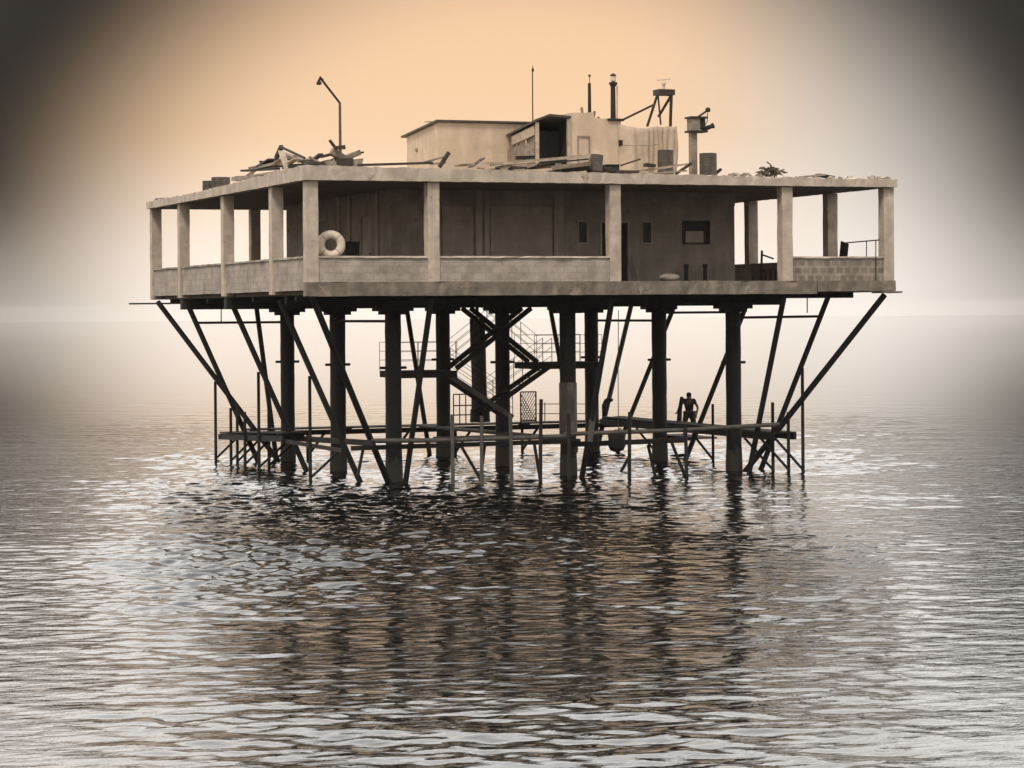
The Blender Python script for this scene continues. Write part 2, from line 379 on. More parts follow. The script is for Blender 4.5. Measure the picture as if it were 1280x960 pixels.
lholes = [(6.1, 7.1, FL+.02, 8.55), (10.9, 12.3, 7.3, 8.55)]
wall('v', RU0, RU0+.2, RV+.203, RV1-.203, FL+.004, ZU-.016, lholes).build('room_wall', 'plaster_wall', plat)
wall('v', RU1-.2, RU1, RV+.203, RV1-.203, FL+.004, ZU-.016, [(7, 8.2, 7.3, 8.6)]).build('room_wall', 'plaster_wall', plat)
wall('u', RV1-.2, RV1, RU0, RU1, FL+.004, ZU-.016, [(6, 7, FL+.02, 8.5)]).build('room_wall', 'plaster_wall', plat)
# dark core wall inside, keeps the rooms closed behind the openings
wall('u', 9.9, 10.05, RU0+.21, RU1-.21, FL+.004, ZU-.016, []).build('partition', 'plaster_wall', plat)
# trim of the front wall: head band, pilasters, raised panels
MB().box(RU0, RU1, RV-.05, RV-.003, zq(730,256,RV), ZU-.018).build('head_band', 'plaster_wall', plat)
for a, b in ((594, 602), (605, 611), (692, 704), (543, 550)):
    MB().box(uq(a,RV), uq(b,RV), RV-.075, RV-.053, FL+.005, ZU-.02).build('pilaster', 'plaster_panel', plat)
for a, b in ((553, 591), (613, 690)):
    MB().box(uq(a,RV), uq(b,RV), RV-.035, RV-.003, FL+.01, zq(600,258.5,RV)).build('wall_panel', 'plaster_panel', plat)
def window(h, y, label=None, bars=0, shutter=False):
    a, b, z0, z1 = h; t = .05
    f = MB(); f.box(a+.002, a+t, y-.03, y+.1, z0+.002, z1-.002); f.box(b-t, b-.002, y-.03, y+.1, z0+.002, z1-.002); f.box(a+t, b-t, y-.028, y+.098, z1-t, z1-.002); f.box(a+t, b-t, y-.028, y+.098, z0+.002, z0+t)
    w = f.build('window', 'plaster_panel' if not shutter else 'dark_timber', plat)
    if label: w['label'] = label
    MB().box(a+t, b-t, y+.05, y+.062, z0+t, z1-t).build('pane', 'pane_glass', w)
    if shutter:
        zz = z0 + (z1-z0)*.55
        MB().box(a+.12, b-.24, y-.012, y+.03, z0+.06, zz).build('shutter', 'plaster_panel', w)
        s_ = MB(); s_.box(a+t, b-t, y-.016, y+.02, zz+.16, zz+.21); s_.box(b-.22, b-.16, y-.014, y+.02, z0+.06, zz+.158); s_.build('glazing_bar', 'dark_timber', w)
window(holes[0], RV); window(holes[2], RV); window(holes[3], RV, 'wide dark framed window with a half-open shutter', shutter=True)
h = holes[1]
dr = MB(); dr.box(h[0]+.003, h[0]+.07, RV-.03, RV+.12, FL+.022, h[3]-.003); dr.box(h[1]-.07, h[1]-.003, RV-.03, RV+.12, FL+.022, h[3]-.003); dr.box(h[0]+.07, h[1]-.07, RV-.028, RV+.12, h[3]-.07, h[3]-.003)
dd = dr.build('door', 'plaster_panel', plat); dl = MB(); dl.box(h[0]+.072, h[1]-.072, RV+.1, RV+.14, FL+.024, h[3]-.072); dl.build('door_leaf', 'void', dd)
MB().lathe((h[1]-.2, RV+.07, FL+1.0), [(.03,0),(.035,.02),(.02,.035)], 10, (0,-1,0)).build('handle', 'rusty_steel', dd)
h = lholes[0]
ld = MB().box(RU0+.03, RU0+.08, h[0]+.01, h[1]-.01, FL+.024, h[3]-.01).build('door', 'plaster_panel', plat)
MB().lathe((RU0+.03, h[0]+.15, FL+1.0), [(.03,0),(.035,.03)], 10, (-1,0,0)).build('handle', 'rusty_steel', ld)
h = lholes[1]
lw = MB().box(RU0+.06, RU0+.1, h[0]+.01, h[1]-.01, h[2]+.01, h[3]-.01).build('window', 'pane_glass', plat)
for vv in (5.2, 8.2, 9.4, 13.6):
    MB().box(RU0-.06, RU0-.003, vv, vv+.28, FL+.005, ZU-.02).build('pilaster', 'plaster_panel', plat)
# girders below the floor
for v in DV:
    MB().box(-.05 if v > 5 else .35, 17.7 if v < 5 else 19.3, v-.17, v+.17, 5.54, 5.925).build('girder', 'rusty_steel', plat)
for u in G:
    MB().box(u-.15, u+.15, .3, D-.35, 5.62, 5.922).build('girder', 'rusty_steel', plat)
for v in (1.9, 6.9, 12.9, 18.4):
    MB().box(.1, W-.3, v-.07, v+.07, 5.75, 5.924).build('joist', 'rusty_steel', plat)
MB().bar((-1.05, 20.2, 5.78), (.4, 19.7, 5.78), .06).build('tie', 'rusty_steel', plat)
# piles
for u in G:
    for v in DV:
        rr = .262 + random.uniform(-.008, .008)
        prof = [(rr*1.12, -1.2), (rr*1.1, .25), (rr*1.05, .6)] + [(rr*random.uniform(.975, 1.02), z) for z in np.linspace(.9, 5.48, 14)]
        p = MB().lathe((u, v, 0), prof, 18).build('pile', 'pile_timber', plat, smooth=True)
        c = MB(); c.box(u-.62, u+.62, v-.24, v+.24, 5.42, 5.6); c.box(u-.42, u+.42, v-.22, v+.22, 5.31, 5.5); c.build('corbel', 'rusty_steel', p)
        MB().tube([(u-.44, v, 3.62), (u+.44, v, 3.62)], .045, 8).build('cross_pin', 'rusty_steel', p)
        if (u, v) == (G[1], DV[0]):
            MB().lathe((u, v, 0), [(.285, 1.3), (.3, 1.6), (.29, 2.2), (.292, 3.02), (.27, 3.06)], 20).build('sleeve', 'sleeve_concrete', p, smooth=True)['label'] = 'pale concrete sleeve around the pile'
# raking struts
def strut(p, q, r=.095):
    d = Vector(q) - Vector(p); q2 = Vector(p) + d * 1.12
    MB().tube([p, q2], r, 8).build('raking_strut', 'tarred_timber', plat)
for v in DV:
    strut((.15, v, 5.8), (2.75, v, 0)); strut((W-.15, v, 5.8), (W-2.75, v, 0))
for u in G:
    strut((u, .15, 5.8), (u, 2.75, 0)); strut((u, D-.2, 5.8), (u, D-2.9, 0))
for (a, b), (c, d) in (((.1,.1),(G[0]-.35,DV[0]-.35)), ((W-.1,.1),(G[2]+.35,DV[0]-.35)), ((.1,D-.15),(G[0]-.35,DV[2]+.35)), ((W-.1,D-.15),(G[2]+.35,DV[2]+.35))):
    strut((a, b, 5.84), (c, d, .1), .1)
def tie(p, q, r=.05): MB().tube([p, q], r, 6).build('tie', 'rusty_steel', plat)
tie((.55, DV[2]+.5, 5.06), (G[0], DV[2], 5.06)); tie((G[0], DV[0], 5.1), (G[0], DV[1], 5.1)); tie((G[2], DV[1], 5.02), (G[2], DV[2], 5.02))
tie((G[2], DV[0], 5.12), (W-.65, DV[0]-.5, 5.14)); tie((G[2], DV[1], 5.3), (W-1, DV[1], 5.3))
MB().tube([at_v(1009, 372, 3.87), at_v(1009, 391, 3.87)], .02, 6).build('hanger', 'rusty_steel', plat)
MB().tube([at_u(276.5, 380, .8), at_u(276.5, 402, .8)], .02, 6).build('hanger', 'rusty_steel', plat)

# ------------------------------------------------------------------ riser pipe and stairs under the platform
pt = thing('riser_pipe', 'thick mottled pipe hanging under the deck, left of the central pile', 'pipe', (at_v(596, 450, 11).x, 11, 1.2))
a, b = at_v(596.5, 398, 11), at_v(600, 515, 11)
MB().tube([a, a.lerp(b, .3), a.lerp(b, .6), b], [.27, .275, .262, .27], 16).build('casing', 'weathered_pipe', pt, smooth=True)
MB().tube([b + Vector((0,0,.1)), b - Vector((0,0,.35))], [.34, .36], 14).build('flange', 'rusty_steel', pt)
MB().tube([a + Vector((0,0,.02)), a + Vector((0,0,.75))], .06, 8).build('hanger', 'rusty_steel', pt)

def stair(label, v0, upper, landing, lower, flip):
    wv = .85
    A, B = at_v(*upper[0], v0), at_v(*upper[1], v0); C, E = at_v(*lower[0], v0), at_v(*lower[1], v0)
    t = thing('staircase', label, 'stairs', ((A.x+B.x)/2, v0+wv/2, 1.1))
    L0, L1 = at_v(*landing[0], v0), at_v(*landing[1], v0)
    for P, Q, m in ((A, B, 'rusty_steel'), (C, E, 'rusty_steel')):
        for k, dv in enumerate((0, wv)):
            o = MB().bar(P + Vector((0,dv,0)), Q + Vector((0,dv,0)), .05, .17).build('stringer', 'weathered_pipe' if (flip and P is C and k == 0) else m, t)
        n = int(abs(P.z - Q.z) / .21)
        for i in range(1, n):
            c = P.lerp(Q, i/n); MB().box(c.x-.12, c.x+.12, v0+.04, v0+wv-.04, c.z+.02, c.z+.05).build('tread', m, t)
        for dv in (0, wv):
            hr = MB(); up = Vector((0,dv,0))
            for hh in (.32, .62, .92): hr.tube([P + up + Vector((0,0,hh)), Q + up + Vector((0,0,hh))], .009, 5)
            for i in range(0, n+1, 3):
                c = P.lerp(Q, min(1, i/n)) + up; hr.tube([c, c + Vector((0,0,.92))], .014, 5)
            hr.build('handrail', 'rusty_steel', t)
    l = MB(); x0, x1 = sorted((L0.x, L1.x)); zl = (L0.z + L1.z)/2
    l.box(x0, x1, v0-.05, v0+1.9, zl-.22, zl); l.build('landing', 'rusty_steel', t)
    for vv in (v0-.03, v0+1.9):
        hr = MB()
        for hh in (.35, .65, .95): hr.tube([(x0, vv, zl+hh), (x1, vv, zl+hh)], .009, 5)
        for k in range(4):
            x = x0 + (x1-x0)*k/3; hr.tube([(x, vv, zl), (x, vv, zl+.95)], .01, 5)
        hr.build('handrail', 'rusty_steel', t)
stair('steel staircase turning at the right-hand landing behind the central pile', 8.3, ((588, 385), (672, 453)), ((668, 453), (752, 453)), ((690, 456), (604, 517)), False)
stair('steel staircase turning at the left-hand landing, its pale lower stringer crossing the central pile', 6.2, ((664, 385), (570, 461)), ((497, 464), (571, 464)), ((563, 470), (641, 522)), True)

# ------------------------------------------------------------------ the jetty of beams and planks round the piles
jt = thing('jetty', 'low timber jetty of beams, planks and posts ringing the piles above the water', 'jetty', (10, 10, 0))
def part(m, name, mt, **k): return m.build(name, mt, jt, **k)
V0 = 1.9
part(MB().tube([(2.6, V0+.3, 1.4), (5.0, V0, 1.38), (9, V0, 1.4)], .075), 'beam', 'weathered_pipe')
part(MB().tube([(8.9, V0+.0, 1.47), (13, V0, 1.5), (16.6, V0+.1, 1.6)], .07), 'beam', 'weathered_pipe')
part(MB().bar((2.0, V0+.5, 1.18), (9.6, V0+.35, 1.22), .16, .14), 'beam', 'tarred_timber')
part(MB().bar((9.4, V0+.6, 1.1), (13.4, V0+.6, 1.14), .16, .16), 'beam', 'tarred_timber')
def deck(x0, x1, y0, y1, z, along):
    n = 0
    if along == 'u':
        y = y0
        while y < y1 - .05:
            part(MB().bar((x0, y+.1, z+random.uniform(-.012,.012)), (x1, y+.1, z+random.uniform(-.012,.012)), .19, .05), 'plank', 'dark_timber'); y += .22
        for x in np.linspace(x0+.3, x1-.3, 5): part(MB().bar((x, y0, z-.11), (x, y1, z-.11), .12, .16), 'cross_beam', 'tarred_timber')
    else:
        x = x0
        while x < x1 - .05:
            part(MB().bar((x+.1, y0, z+random.uniform(-.012,.012)), (x+.1, y1, z+random.uniform(-.012,.012)), .19, .05), 'plank', 'dark_timber'); x += .22
        for y in np.linspace(y0+.3, y1-.3, 6): part(MB().bar((x0, y, z-.11), (x1, y, z-.11), .12, .16), 'cross_beam', 'tarred_timber')
    return
deck(2.7, 17.5, 17.05, 18.0, 1.12, 'u')
part(MB().bar((2.2, 17.0, .98), (17.5, 17.0, .98), .12, .18), 'beam', 'tarred_timber')
for k in range(4): part(MB().bar((1.9+.22*k, 9.6, 1.36), (1.9+.22*k, 18.0, 1.02), .19, .05), 'plank', 'dark_timber')
for y in (10, 12, 14, 16, 17.6): part(MB().bar((1.75, y, 1.25-(y-9.6)*.04), (2.7, y, 1.25-(y-9.6)*.04), .12, .14), 'cross_beam', 'tarred_timber')
part(MB().bar((1.8, 9.4, 1.16), (1.8, 18.0, .86), .1, .2), 'beam', 'tarred_timber'); part(MB().bar((2.6, 2.0, 1.34), (2.65, 18.0, .9), .1, .18), 'beam', 'tarred_timber')
part(MB().bar((1.9, 3.0, 1.08), (1.9, 9.8, 1.08), .1, .12), 'beam', 'tarred_timber')
deck(16.7, 17.5, 2.6, 17.0, 1.28, 'v')
part(MB().bar((17.5, 2.6, 1.16), (17.5, 17.0, 1.1), .12, .22), 'beam', 'tarred_timber')
part(MB().bar((16.65, 2.6, 1.16), (16.65, 17.0, 1.1), .12, .22), 'beam', 'tarred_timber')
# posts: (photo column, plane, top row)
def post(p, top, mt='tarred_timber', r=.055, lean=0):
    part(MB().tube([(p.x, p.y, -.9), (p.x+lean*.5, p.y, top*.5), (p.x+lean, p.y, top)], [r*1.1, r, r], 7), 'post', mt)
def knee(p, du, z=1.0): part(MB().bar((p.x, p.y, .06), (p.x+du, p.y, z), .07), 'knee_brace', 'tarred_timber')
for px, u, py in ((269.5, 1.6, 477), (288.5, 1.8, 510), (296.5, 1.9, 512), (306, 1.7, 515)):
    d = at_u(px, 540, u); post(d, at_u(px, py, u).z); knee(d, .95, .95)
for px, u, py in ((323.5, 1.7, 465), (336, 2.3, 502), (387.5, 1.7, 470)):
    d = at_u(px, 540, u); post(d, at_u(px, py, u).z); knee(d, 1.1, 1.0)
for px, v, py, mt, lean in ((565.5, V0-.1, 518, 'weathered_pipe', 0), (601.5, V0-.1, 520, 'weathered_pipe', .02), (639.5, V0-.1, 517, 'weathered_pipe', -.04), (674.5, V0-.08, 499, 'tarred_timber', .06), (711, V0-.1, 517, 'rusty_steel', 0), (786, V0-.1, 515, 'tarred_timber', .04), (858, V0-.1, 534, 'tarred_timber', -.03)):
    d = at_v(px, 540, v); post(d, at_v(px, py, v).z, mt, .06, lean)
for px, u, py in ((966, 16.7, 503), (985.5, 17.2, 515), (1003.5, 17.6, 460)):
    d = at_u(px, 540, u); post(d, at_u(px, py, u).z); knee(d, -1.05, 1.15)
for px, u, py in ((820, 17.4, 500), (891, 17.4, 505)):
    d = at_u(px, 520, u); post(d, at_u(px, py, u).z, r=.05); knee(d, -.8, 1.0)
for u in (4.9, 8.2, 10.7, 13.4): 
    post(Vector((u, 17.1, 0)), 1.05); part(MB().bar((u, 17.1, .1), (u+.7, 17.1, 1.0), .08), 'knee_brace', 'tarred_timber')
for (x0, y0), (x1, y1), v in (((606, 556), (600, 592), V0+.1), ((668, 556), (676, 594), V0+.1), ((838, 549), (856, 585), V0), ((575, 555), (601, 590), V0+.4), ((776, 590), (786, 562), V0+.1), ((810, 556), (820, 590), V0+.8), ((455, 556), (447, 585), V0+.5)):
    part(MB().bar(at_v(x0, y0, v), at_v(x1, y1, v) - Vector((0,0,.25)), .08), 'knee_brace', 'tarred_timber')
part(MB().bar(at_v(742, 513, V0-.05), at_v(737, 552, V0-.05), .19, .05), 'plank', 'weathered_pipe')['label'] = 'pale upright plank leaning on the front beam'
# boards tying the jetty to the stairs
part(MB().bar((6.3, 6.6, 1.2), (9.5, 6.6, 1.2), .9, .06), 'plank', 'dark_timber')
part(MB().bar((9.6, 6.4, 1.2), (9.6, 17.1, 1.1), .7, .07), 'plank', 'dark_timber')
part(MB().bar((9.3, 2.1, 1.25), (9.3, 6.6, 1.18), .5, .06), 'plank', 'dark_timber')

# guard rails standing on the back deck
def guard(px0, px1, py0, py1, v, label, dense):
    a, b = at_v(px0, py1, v), at_v(px1, py1, v); zt = at_v(px0, py0, v).z; z0 = 1.14
    t = thing('guard_rail', label, 'railing', ((a.x+b.x)/2, v, z0))
    f = MB(); 
    for x in ([a.x, b.x] if dense else np.linspace(a.x, b.x, 4)): f.tube([(x, v, z0), (x, v, zt)], .03 if dense else .022, 6)
    for z in ([zt, z0+.08] if dense else [zt, z0+(zt-z0)*.62, z0+(zt-z0)*.3]): f.tube([(a.x, v, z), (b.x, v, z)], .026, 6)
    f.build('frame', 'rusty_steel', t)
    if dense:
        g = MB(); n = 6
        for i in range(-n, n+1):
            for sg in (1, -1):
                x0 = a.x + (b.x-a.x)*i/n; p = Vector((x0, v, z0+.08)); hgt = zt-z0-.08; q = Vector((x0 + sg*hgt*.6, v, zt))
                pts = [p.lerp(q, k/10) for k in range(11)]; pts = [c for c in pts if a.x <= c.x <= b.x]
                if len(pts) > 1: g.tube([pts[0], pts[-1]], .016, 4)
        g.build('lattice', 'rusty_steel', t)
guard(567, 590, 493, 524, 17.5, 'open rail with thin bars on the back deck left of the hanging pipe', False)
guard(651, 670, 490, 520, 16.95, 'lattice panel standing on the back deck right of the central pile', True)
gr = thing('wire_rail', 'thin two-wire rail along the back deck between lattice panel and pale-sleeved pile', 'railing', (at_v(690, 520, 17.6).x, 17.6, 1.14))
m = MB()
for py in (505, 517): m.tube([at_v(672, py, 17.6), at_v(735, py, 17.6)], .014, 5)
m.build('wire', 'rusty_steel', gr)
m = MB()
for px in (681, 703): m.tube([at_v(px, 503, 17.6), (at_v(px, 520, 17.6).x, 17.6, 1.14)], .02, 5)
m.build('post', 'rusty_steel', gr)

# tyre fender and bent davit
c = at_v(771, 551, V0+.45)
tf = thing('boat_fender', 'dark rounded fender bundle hung over the front beam right of the pale-sleeved pile', 'fender', (c.x, c.y, c.z-.35))
MB().lathe(c - Vector((0,0,.36)), [(.08,0),(.22,.06),(.28,.2),(.27,.42),(.29,.55),(.2,.66),(.07,.72)], 16).build('bundle', 'rubber', tf, smooth=True)
MB().tube([c + Vector((.02,0,.33)), c + Vector((0,-.3,.42)), c + Vector((0,-.46,.3))], .025, 5).build('rope', 'dry_twigs', tf)
p0 = at_v(755, 527, 17.2); p0.z = 1.14
dv = thing('davit', 'short bent davit pipe on the back deck right of the far centre pile', 'davit', p0)
MB().tube([p0, at_v(754.5, 507, 17.2), at_v(757, 501, 17.2), at_v(762, 498, 17.2), at_v(765, 501, 17.2)], .075, 8).build('pipe', 'rusty_steel', dv, smooth=True)
MB().lathe(p0, [(.16,0),(.16,.05),(.1,.08)], 12).build('base_plate', 'rusty_steel', dv)
hw = thing('hanging_rope', 'thin weighted rope hanging from the deck edge beside a raking strut', 'rope', at_v(773, 545, 2.4))
MB().tube([at_v(773, 388, 2.4), at_v(772.6, 460, 2.4), at_v(773, 545, 2.4)], .014, 5).build('line', 'dry_twigs', hw)
MB().lathe(at_v(773, 548, 2.4), [(.02,0),(.05,.05),(.05,.2),(.02,.25)], 8).build('weight', 'rusty_steel', hw)

# ------------------------------------------------------------------ the person, bent over on the right-hand deck
def person(px, u):
    z0 = .74; b = at_u(px, 541, u); 
    o = bpy.data.objects.new('person', None); col.objects.link(o)
    o.location = (b.x, b.y, z0); o.rotation_euler = (0, 0, YAW - R(10))
    tag(o, 'person in dark clothes stooping at work behind the right-hand deck', 'person')
    J = []; E = []; Rr = []
    def v(x, y, z, r, par=None):
        J.append((x, y, z)); Rr.append(r)
        if par is not None: E.append((par, len(J)-1))
        return len(J)-1
    pel = v(0, .12, .86, .13); ab = v(.0, .06, 1.02, .125, pel); ch = v(.01, -.05, 1.2, .145, ab); ne = v(.02, -.16, 1.36, .062, ch)
    hd = v(.03, -.25, 1.42, .088, ne); v(.03, -.30, 1.52, .082, hd); fc = v(.03, -.34, 1.4, .045, hd); v(.03, -.385, 1.42, .018, fc)
    for s in (-1, 1):
        v(.03 + s*.085, -.24, 1.45, .02, hd)
        hp = v(s*.1, .1, .8, .1, pel); kn = v(s*.17, -.02, .46, .066, hp); an = v(s*.2, .08, .085, .042, kn); v(s*.22, -.09, .035, .036, an)
        sh = v(s*.2, -.07, 1.29, .065, ch)
        if s > 0: el = v(.33, .0, 1.04, .047, sh); wr = v(.3, -.15, .83, .032, el); pm = v(.28, -.18, .75, .034, wr); fd = Vector((-.02, -.03, -.09))
        else: el = v(-.33, -.14, 1.08, .047, sh); wr = v(-.4, -.3, .9, .032, el); pm = v(-.42, -.35, .85, .034, wr); fd = Vector((-.03, -.08, -.03))
        P = Vector(J[pm])
        for k in range(4):
            q = P + fd*(.62) + Vector((s*.004, .01, .0)) + Vector(((k-1.5)*.02, 0, 0)); f1 = v(*q, .0095, pm); q2 = q + fd*(.5 - .06*abs(k-1.6)) + Vector((0, .015, -.005)); v(*q2, .008, f1)
        q = P + fd*.25 + Vector((-s*.042, -.015, 0)); th = v(*q, .0105, pm); v(*(q + fd*.4), .009, th)
    me = bpy.data.meshes.new('body'); me.from_pydata(J, E, []); me.update()
    bo = bpy.data.objects.new('body', me); col.objects.link(bo); bo.parent = o
    me.materials.append(M['skin'])
    sk = bo.modifiers.new('skin', 'SKIN')
    for i, r in enumerate(Rr): me.skin_vertices[0].data[i].radius = (r, r)
    me.skin_vertices[0].data[0].use_root = True
    ss = bo.modifiers.new('sub', 'SUBSURF'); ss.levels = 2; ss.render_levels = 2
    def part_chain(name, V, EE, RR, mt):
        m2 = bpy.data.meshes.new(name); m2.from_pydata(V, EE, []); m2.update(); ob = bpy.data.objects.new(name, m2); col.objects.link(ob); ob.parent = o
        m2.materials.append(M[mt]); k = ob.modifiers.new('skin', 'SKIN')
        for i, r in enumerate(RR): m2.skin_vertices[0].data[i].radius = (r, r)
        m2.skin_vertices[0].data[0].use_root = True
        q = ob.modifiers.new('sub', 'SUBSURF'); q.levels = 2; q.render_levels = 2
    part_chain('trousers', [(0,.12,.88),(.1,.1,.8),(.17,-.02,.46),(.2,.075,.13),(-.1,.1,.8),(-.17,-.02,.46),(-.2,.075,.13)], [(0,1),(1,2),(2,3),(0,4),(4,5),(5,6)], [.17,.14,.1,.08,.14,.1,.08], 'cloth_dark')
    part_chain('shirt', [(0,.1,.93),(0,.06,1.04),(.01,-.05,1.21),(.2,-.07,1.29),(.27,-.03,1.16),(-.2,-.07,1.29),(-.27,-.1,1.17)], [(0,1),(1,2),(2,3),(3,4),(2,5),(5,6)], [.175,.17,.185,.1,.075,.1,.075], 'cloth_dark')
    hm = MB(); hm.lathe((0,0,0), [(.092, -.03), (.1, .01), (.09, .05), (.06, .085), (.01, .1)], 14)
    h = hm.build('hair', 'rubber', None, smooth=True); h.location = (.03, -.275, 1.485); h.rotation_euler = (R(20), 0, 0); h.parent = o
person(861.5, 18.2)
pp = bpy.data.objects['person'].location
part(MB().bar((17.5, pp.y-1.6, .70), (17.5, pp.y+1.6, .70), .1, .12), 'cross_beam', 'tarred_timber')
for k in range(5): part(MB().bar((17.65+.22*k, pp.y-1.5, .71), (17.65+.22*k, pp.y+1.5, .71), .2, .05), 'plank', 'dark_timber')
mp = at_u(849, 527, 17.3)
MB().tube([(mp.x, mp.y, 1.33), (mp.x+.03, mp.y, 1.75), (mp.x+.12, mp.y, 2.22)], [.1, .085, .07], 8).build('mooring_post', 'tarred_timber')
mpo = bpy.data.objects['mooring_post']; tag(mpo, 'short leaning mooring post beside the bending person', 'post')

# ------------------------------------------------------------------ things on the terrace
c = at_v(413.5, 306, .40)
lb = thing('lifebuoy', 'white ring lifebuoy propped behind the front parapet by the corner column', 'lifebuoy', (c.x, c.y, c.z-.45))
nrm = Vector((-.25, -1, .12))
MB().torus(c, .312, .128, nrm, 44, 16).build('ring', 'white_paint', lb, smooth=True)
for k in range(4):
    w = math.pi/4 + k*math.pi/2; ax = nrm.normalized(); a = ax.cross(Vector((0,0,1))).normalized(); b = ax.cross(a)
    d = a*math.cos(w) + b*math.sin(w); tdir = -a*math.sin(w) + b*math.cos(w)
    MB().torus(c + d*.312, .131, .009, tdir, 20, 6).build('rope_band', 'grey_timber', lb, smooth=True)
MB().box(c.x-.25, c.x+.3, .42, .85, FL+.01, c.z-.43).build('crate', 'dark_timber', None); o = bpy.data.objects['crate']; tag(o, 'dark wooden crate under the white lifebuoy', 'crate')
def crate(name, a, b, label, cat, mt, lid=True):
    t = thing(name, label, cat, ((a[0]+b[0])/2, (a[1]+b[1])/2, a[2]))
    MB().box(a[0], b[0], a[1], b[1], a[2], b[2]-.03).build('box', mt, t)
    MB().box(a[0]-.02, b[0]+.02, a[1]-.02, b[1]+.02, b[2]-.028, b[2]).build('lid', mt, t)
    return t
a = at_v(432, 302, 3.2); b = at_v(449, 302, 3.2)
crate('chest', (a.x, 3.2, FL+.005), (b.x, 3.75, a.z), 'black chest standing against the inner wall behind the lifebuoy', 'chest', 'void')
# sack on the terrace floor
a = at_v(836, 346, .7)
m = MB(); vs = []; n, k = 18, 9
for i in range(k):
    ph = math.pi*i/(k-1)
    for j in range(n):
        th = 2*math.pi*j/n; sx, sy, sz = .33, .24, .12
        x = math.sin(ph)*math.cos(th); y = math.sin(ph)*math.sin(th); z = math.cos(ph)
        f = 1 + .09*math.sin(3*th+i) + .06*math.sin(5*th+2*i)
        vs.append((a.x + sx*f*math.copysign(abs(x)**.7, x), .7 + sy*f*math.copysign(abs(y)**.7, y), FL + .115 + max(-.11, sz*z*f)))
fs = [(i*n+j, i*n+(j+1)%n, (i+1)*n+(j+1)%n, (i+1)*n+j) for i in range(k-1) for j in range(n)]
m.add(vs, fs); tag(m.build('sack', 'sackcloth', None, smooth=True), 'pale full sack lying on the open bay floor', 'sack')
for px, lb_ in ((858, 'dark stub post on the open bay floor beside the pale sack'), (881.5, 'dark stub post on the open bay floor under the wide window')):
    a = at_v(px, 350, 3.3); o = MB().lathe((a.x, 3.3, FL+.004), [(.1,0),(.1,.06),(.07,.08),(.07,.5),(.09,.52),(.085,.6)], 12).build('bollard', 'rubber'); tag(o, lb_, 'bollard')
for (p, q), lb_ in ((((791, 320), (799, 351)), 'thin pole leaning by the doorway, nearer the column'), (((797, 318), (797.5, 351)), 'thin upright pole between doorway and narrow window')):
    a = at_v(*p, 3.6); b = at_v(*q, 3.6); b.z = FL+.006; tag(MB().tube([b, a], .022, 6).build('pole', 'plaster_panel'), lb_, 'pole')
# leaning board and light frame beyond the far right parapet
a = at_u(1051, 321, W-.3); b = at_u(1056, 303, W-.3)
tag(MB().bar((a.x, a.y, FL+.005), b, .5, .04, up=(1,0,0)).build('leaning_board', 'dark_timber'), 'dark board leaning inside the right corner bay', 'board')
t = thing('handrail_frame', 'thin metal rail frame in the right corner bay', 'railing', (W-.6, 2.0, FL))
m = MB(); p, q = at_u(1058, 303.5, W-.55), at_u(1099, 300, W-.55); m.tube([p, q], .022, 6)
m.build('rail', 'rusty_steel', t); m = MB()
for f in (.02, .62, .9): 
    e = p.lerp(q, f); m.tube([(e.x-.02, e.y, FL+.004), e], .016, 6)
m.build('stay', 'rusty_steel', t)
a = at_u(960, 331, W-1.1)
t = thing('broken_chair', 'dark broken chair in front of the right parapet, behind the front column', 'chair', (a.x, a.y, FL))
m = MB(); m.box(a.x-.22, a.x+.22, a.y-.22, a.y+.22, FL+.42, FL+.47); m.build('seat', 'dark_timber', t)
for sx in (-1, 1):
    for sy in (-1, 1): MB().bar((a.x+sx*.19, a.y+sy*.19, FL+.004), (a.x+sx*.19, a.y+sy*.19, FL+.418), .045).build('leg', 'dark_timber', t)
MB().bar((a.x-.16, a.y+.2, FL+.47), (a.x-.1, a.y+.26, FL+1.15), .06).build('backrest', 'dark_timber', t)
MB().bar((a.x-.12, a.y+.2, FL+1.0), (a.x+.32, a.y+.2, FL+.86), .05).build('armrest', 'dark_timber', t)

# ------------------------------------------------------------------ on the roof
RT = ZT + .004
# long hut at the back
v0 = 8.0; a, b = at_v(548, 153, v0), at_v(664, 152, v0); vb = 12.6
zf = a.z; zb = at_u(507.5, 171.5, a.x).z; vb = at_u(508.5, 171, a.x).y
hut = thing('roof_hut', 'long whitewashed hut with thin flat roof on the platform roof', 'hut', ((a.x+b.x)/2, (v0+vb)/2, RT))
m = MB(); x0, x1 = a.x, b.x+.6
m.add([(x0,v0,RT),(x1,v0,RT),(x1,v0,zf),(x0,v0,zf),(x0,vb,RT),(x1,vb,RT),(x1,vb,zb),(x0,vb,zb)], [(0,1,2,3),(5,4,7,6),(4,0,3,7),(1,5,6,2),(3,2,6,7),(0,4,5,1)])
m.build('wall', 'whitewash', hut)
m = MB(); e = .12; sl = (zb-zf)/(vb-v0)
m.add([(x0-e,v0-e,zf-sl*e+.012),(x1,v0-e,zf-sl*e+.012),(x1,vb+.3,zb+sl*.3+.012),(x0-e,vb+.3,zb+sl*.3+.012),(x0-e,v0-e,zf-sl*e+.075),(x1,v0-e,zf-sl*e+.075),(x1,vb+.3,zb+sl*.3+.075),(x0-e,vb+.3,zb+sl*.3+.075)],
      [(0,3,2,1),(4,5,6,7),(0,1,5,4),(1,2,6,5),(2,3,7,6),(3,0,4,7)]); m.build('roof', 'roof_sheet', hut)
p = at_u(521.5, 187.5, x0); MB().lathe((x0-.004, p.y, p.z), [(.07,0),(.07,.05),(.05,.06)], 12, (-1,0,0)).build('vent', 'grey_timber', hut)
MB().bar(at_v(531, 152.5, 10) , at_v(541, 152, 10), .05, .03).build('roof_batten', 'grey_timber', hut)
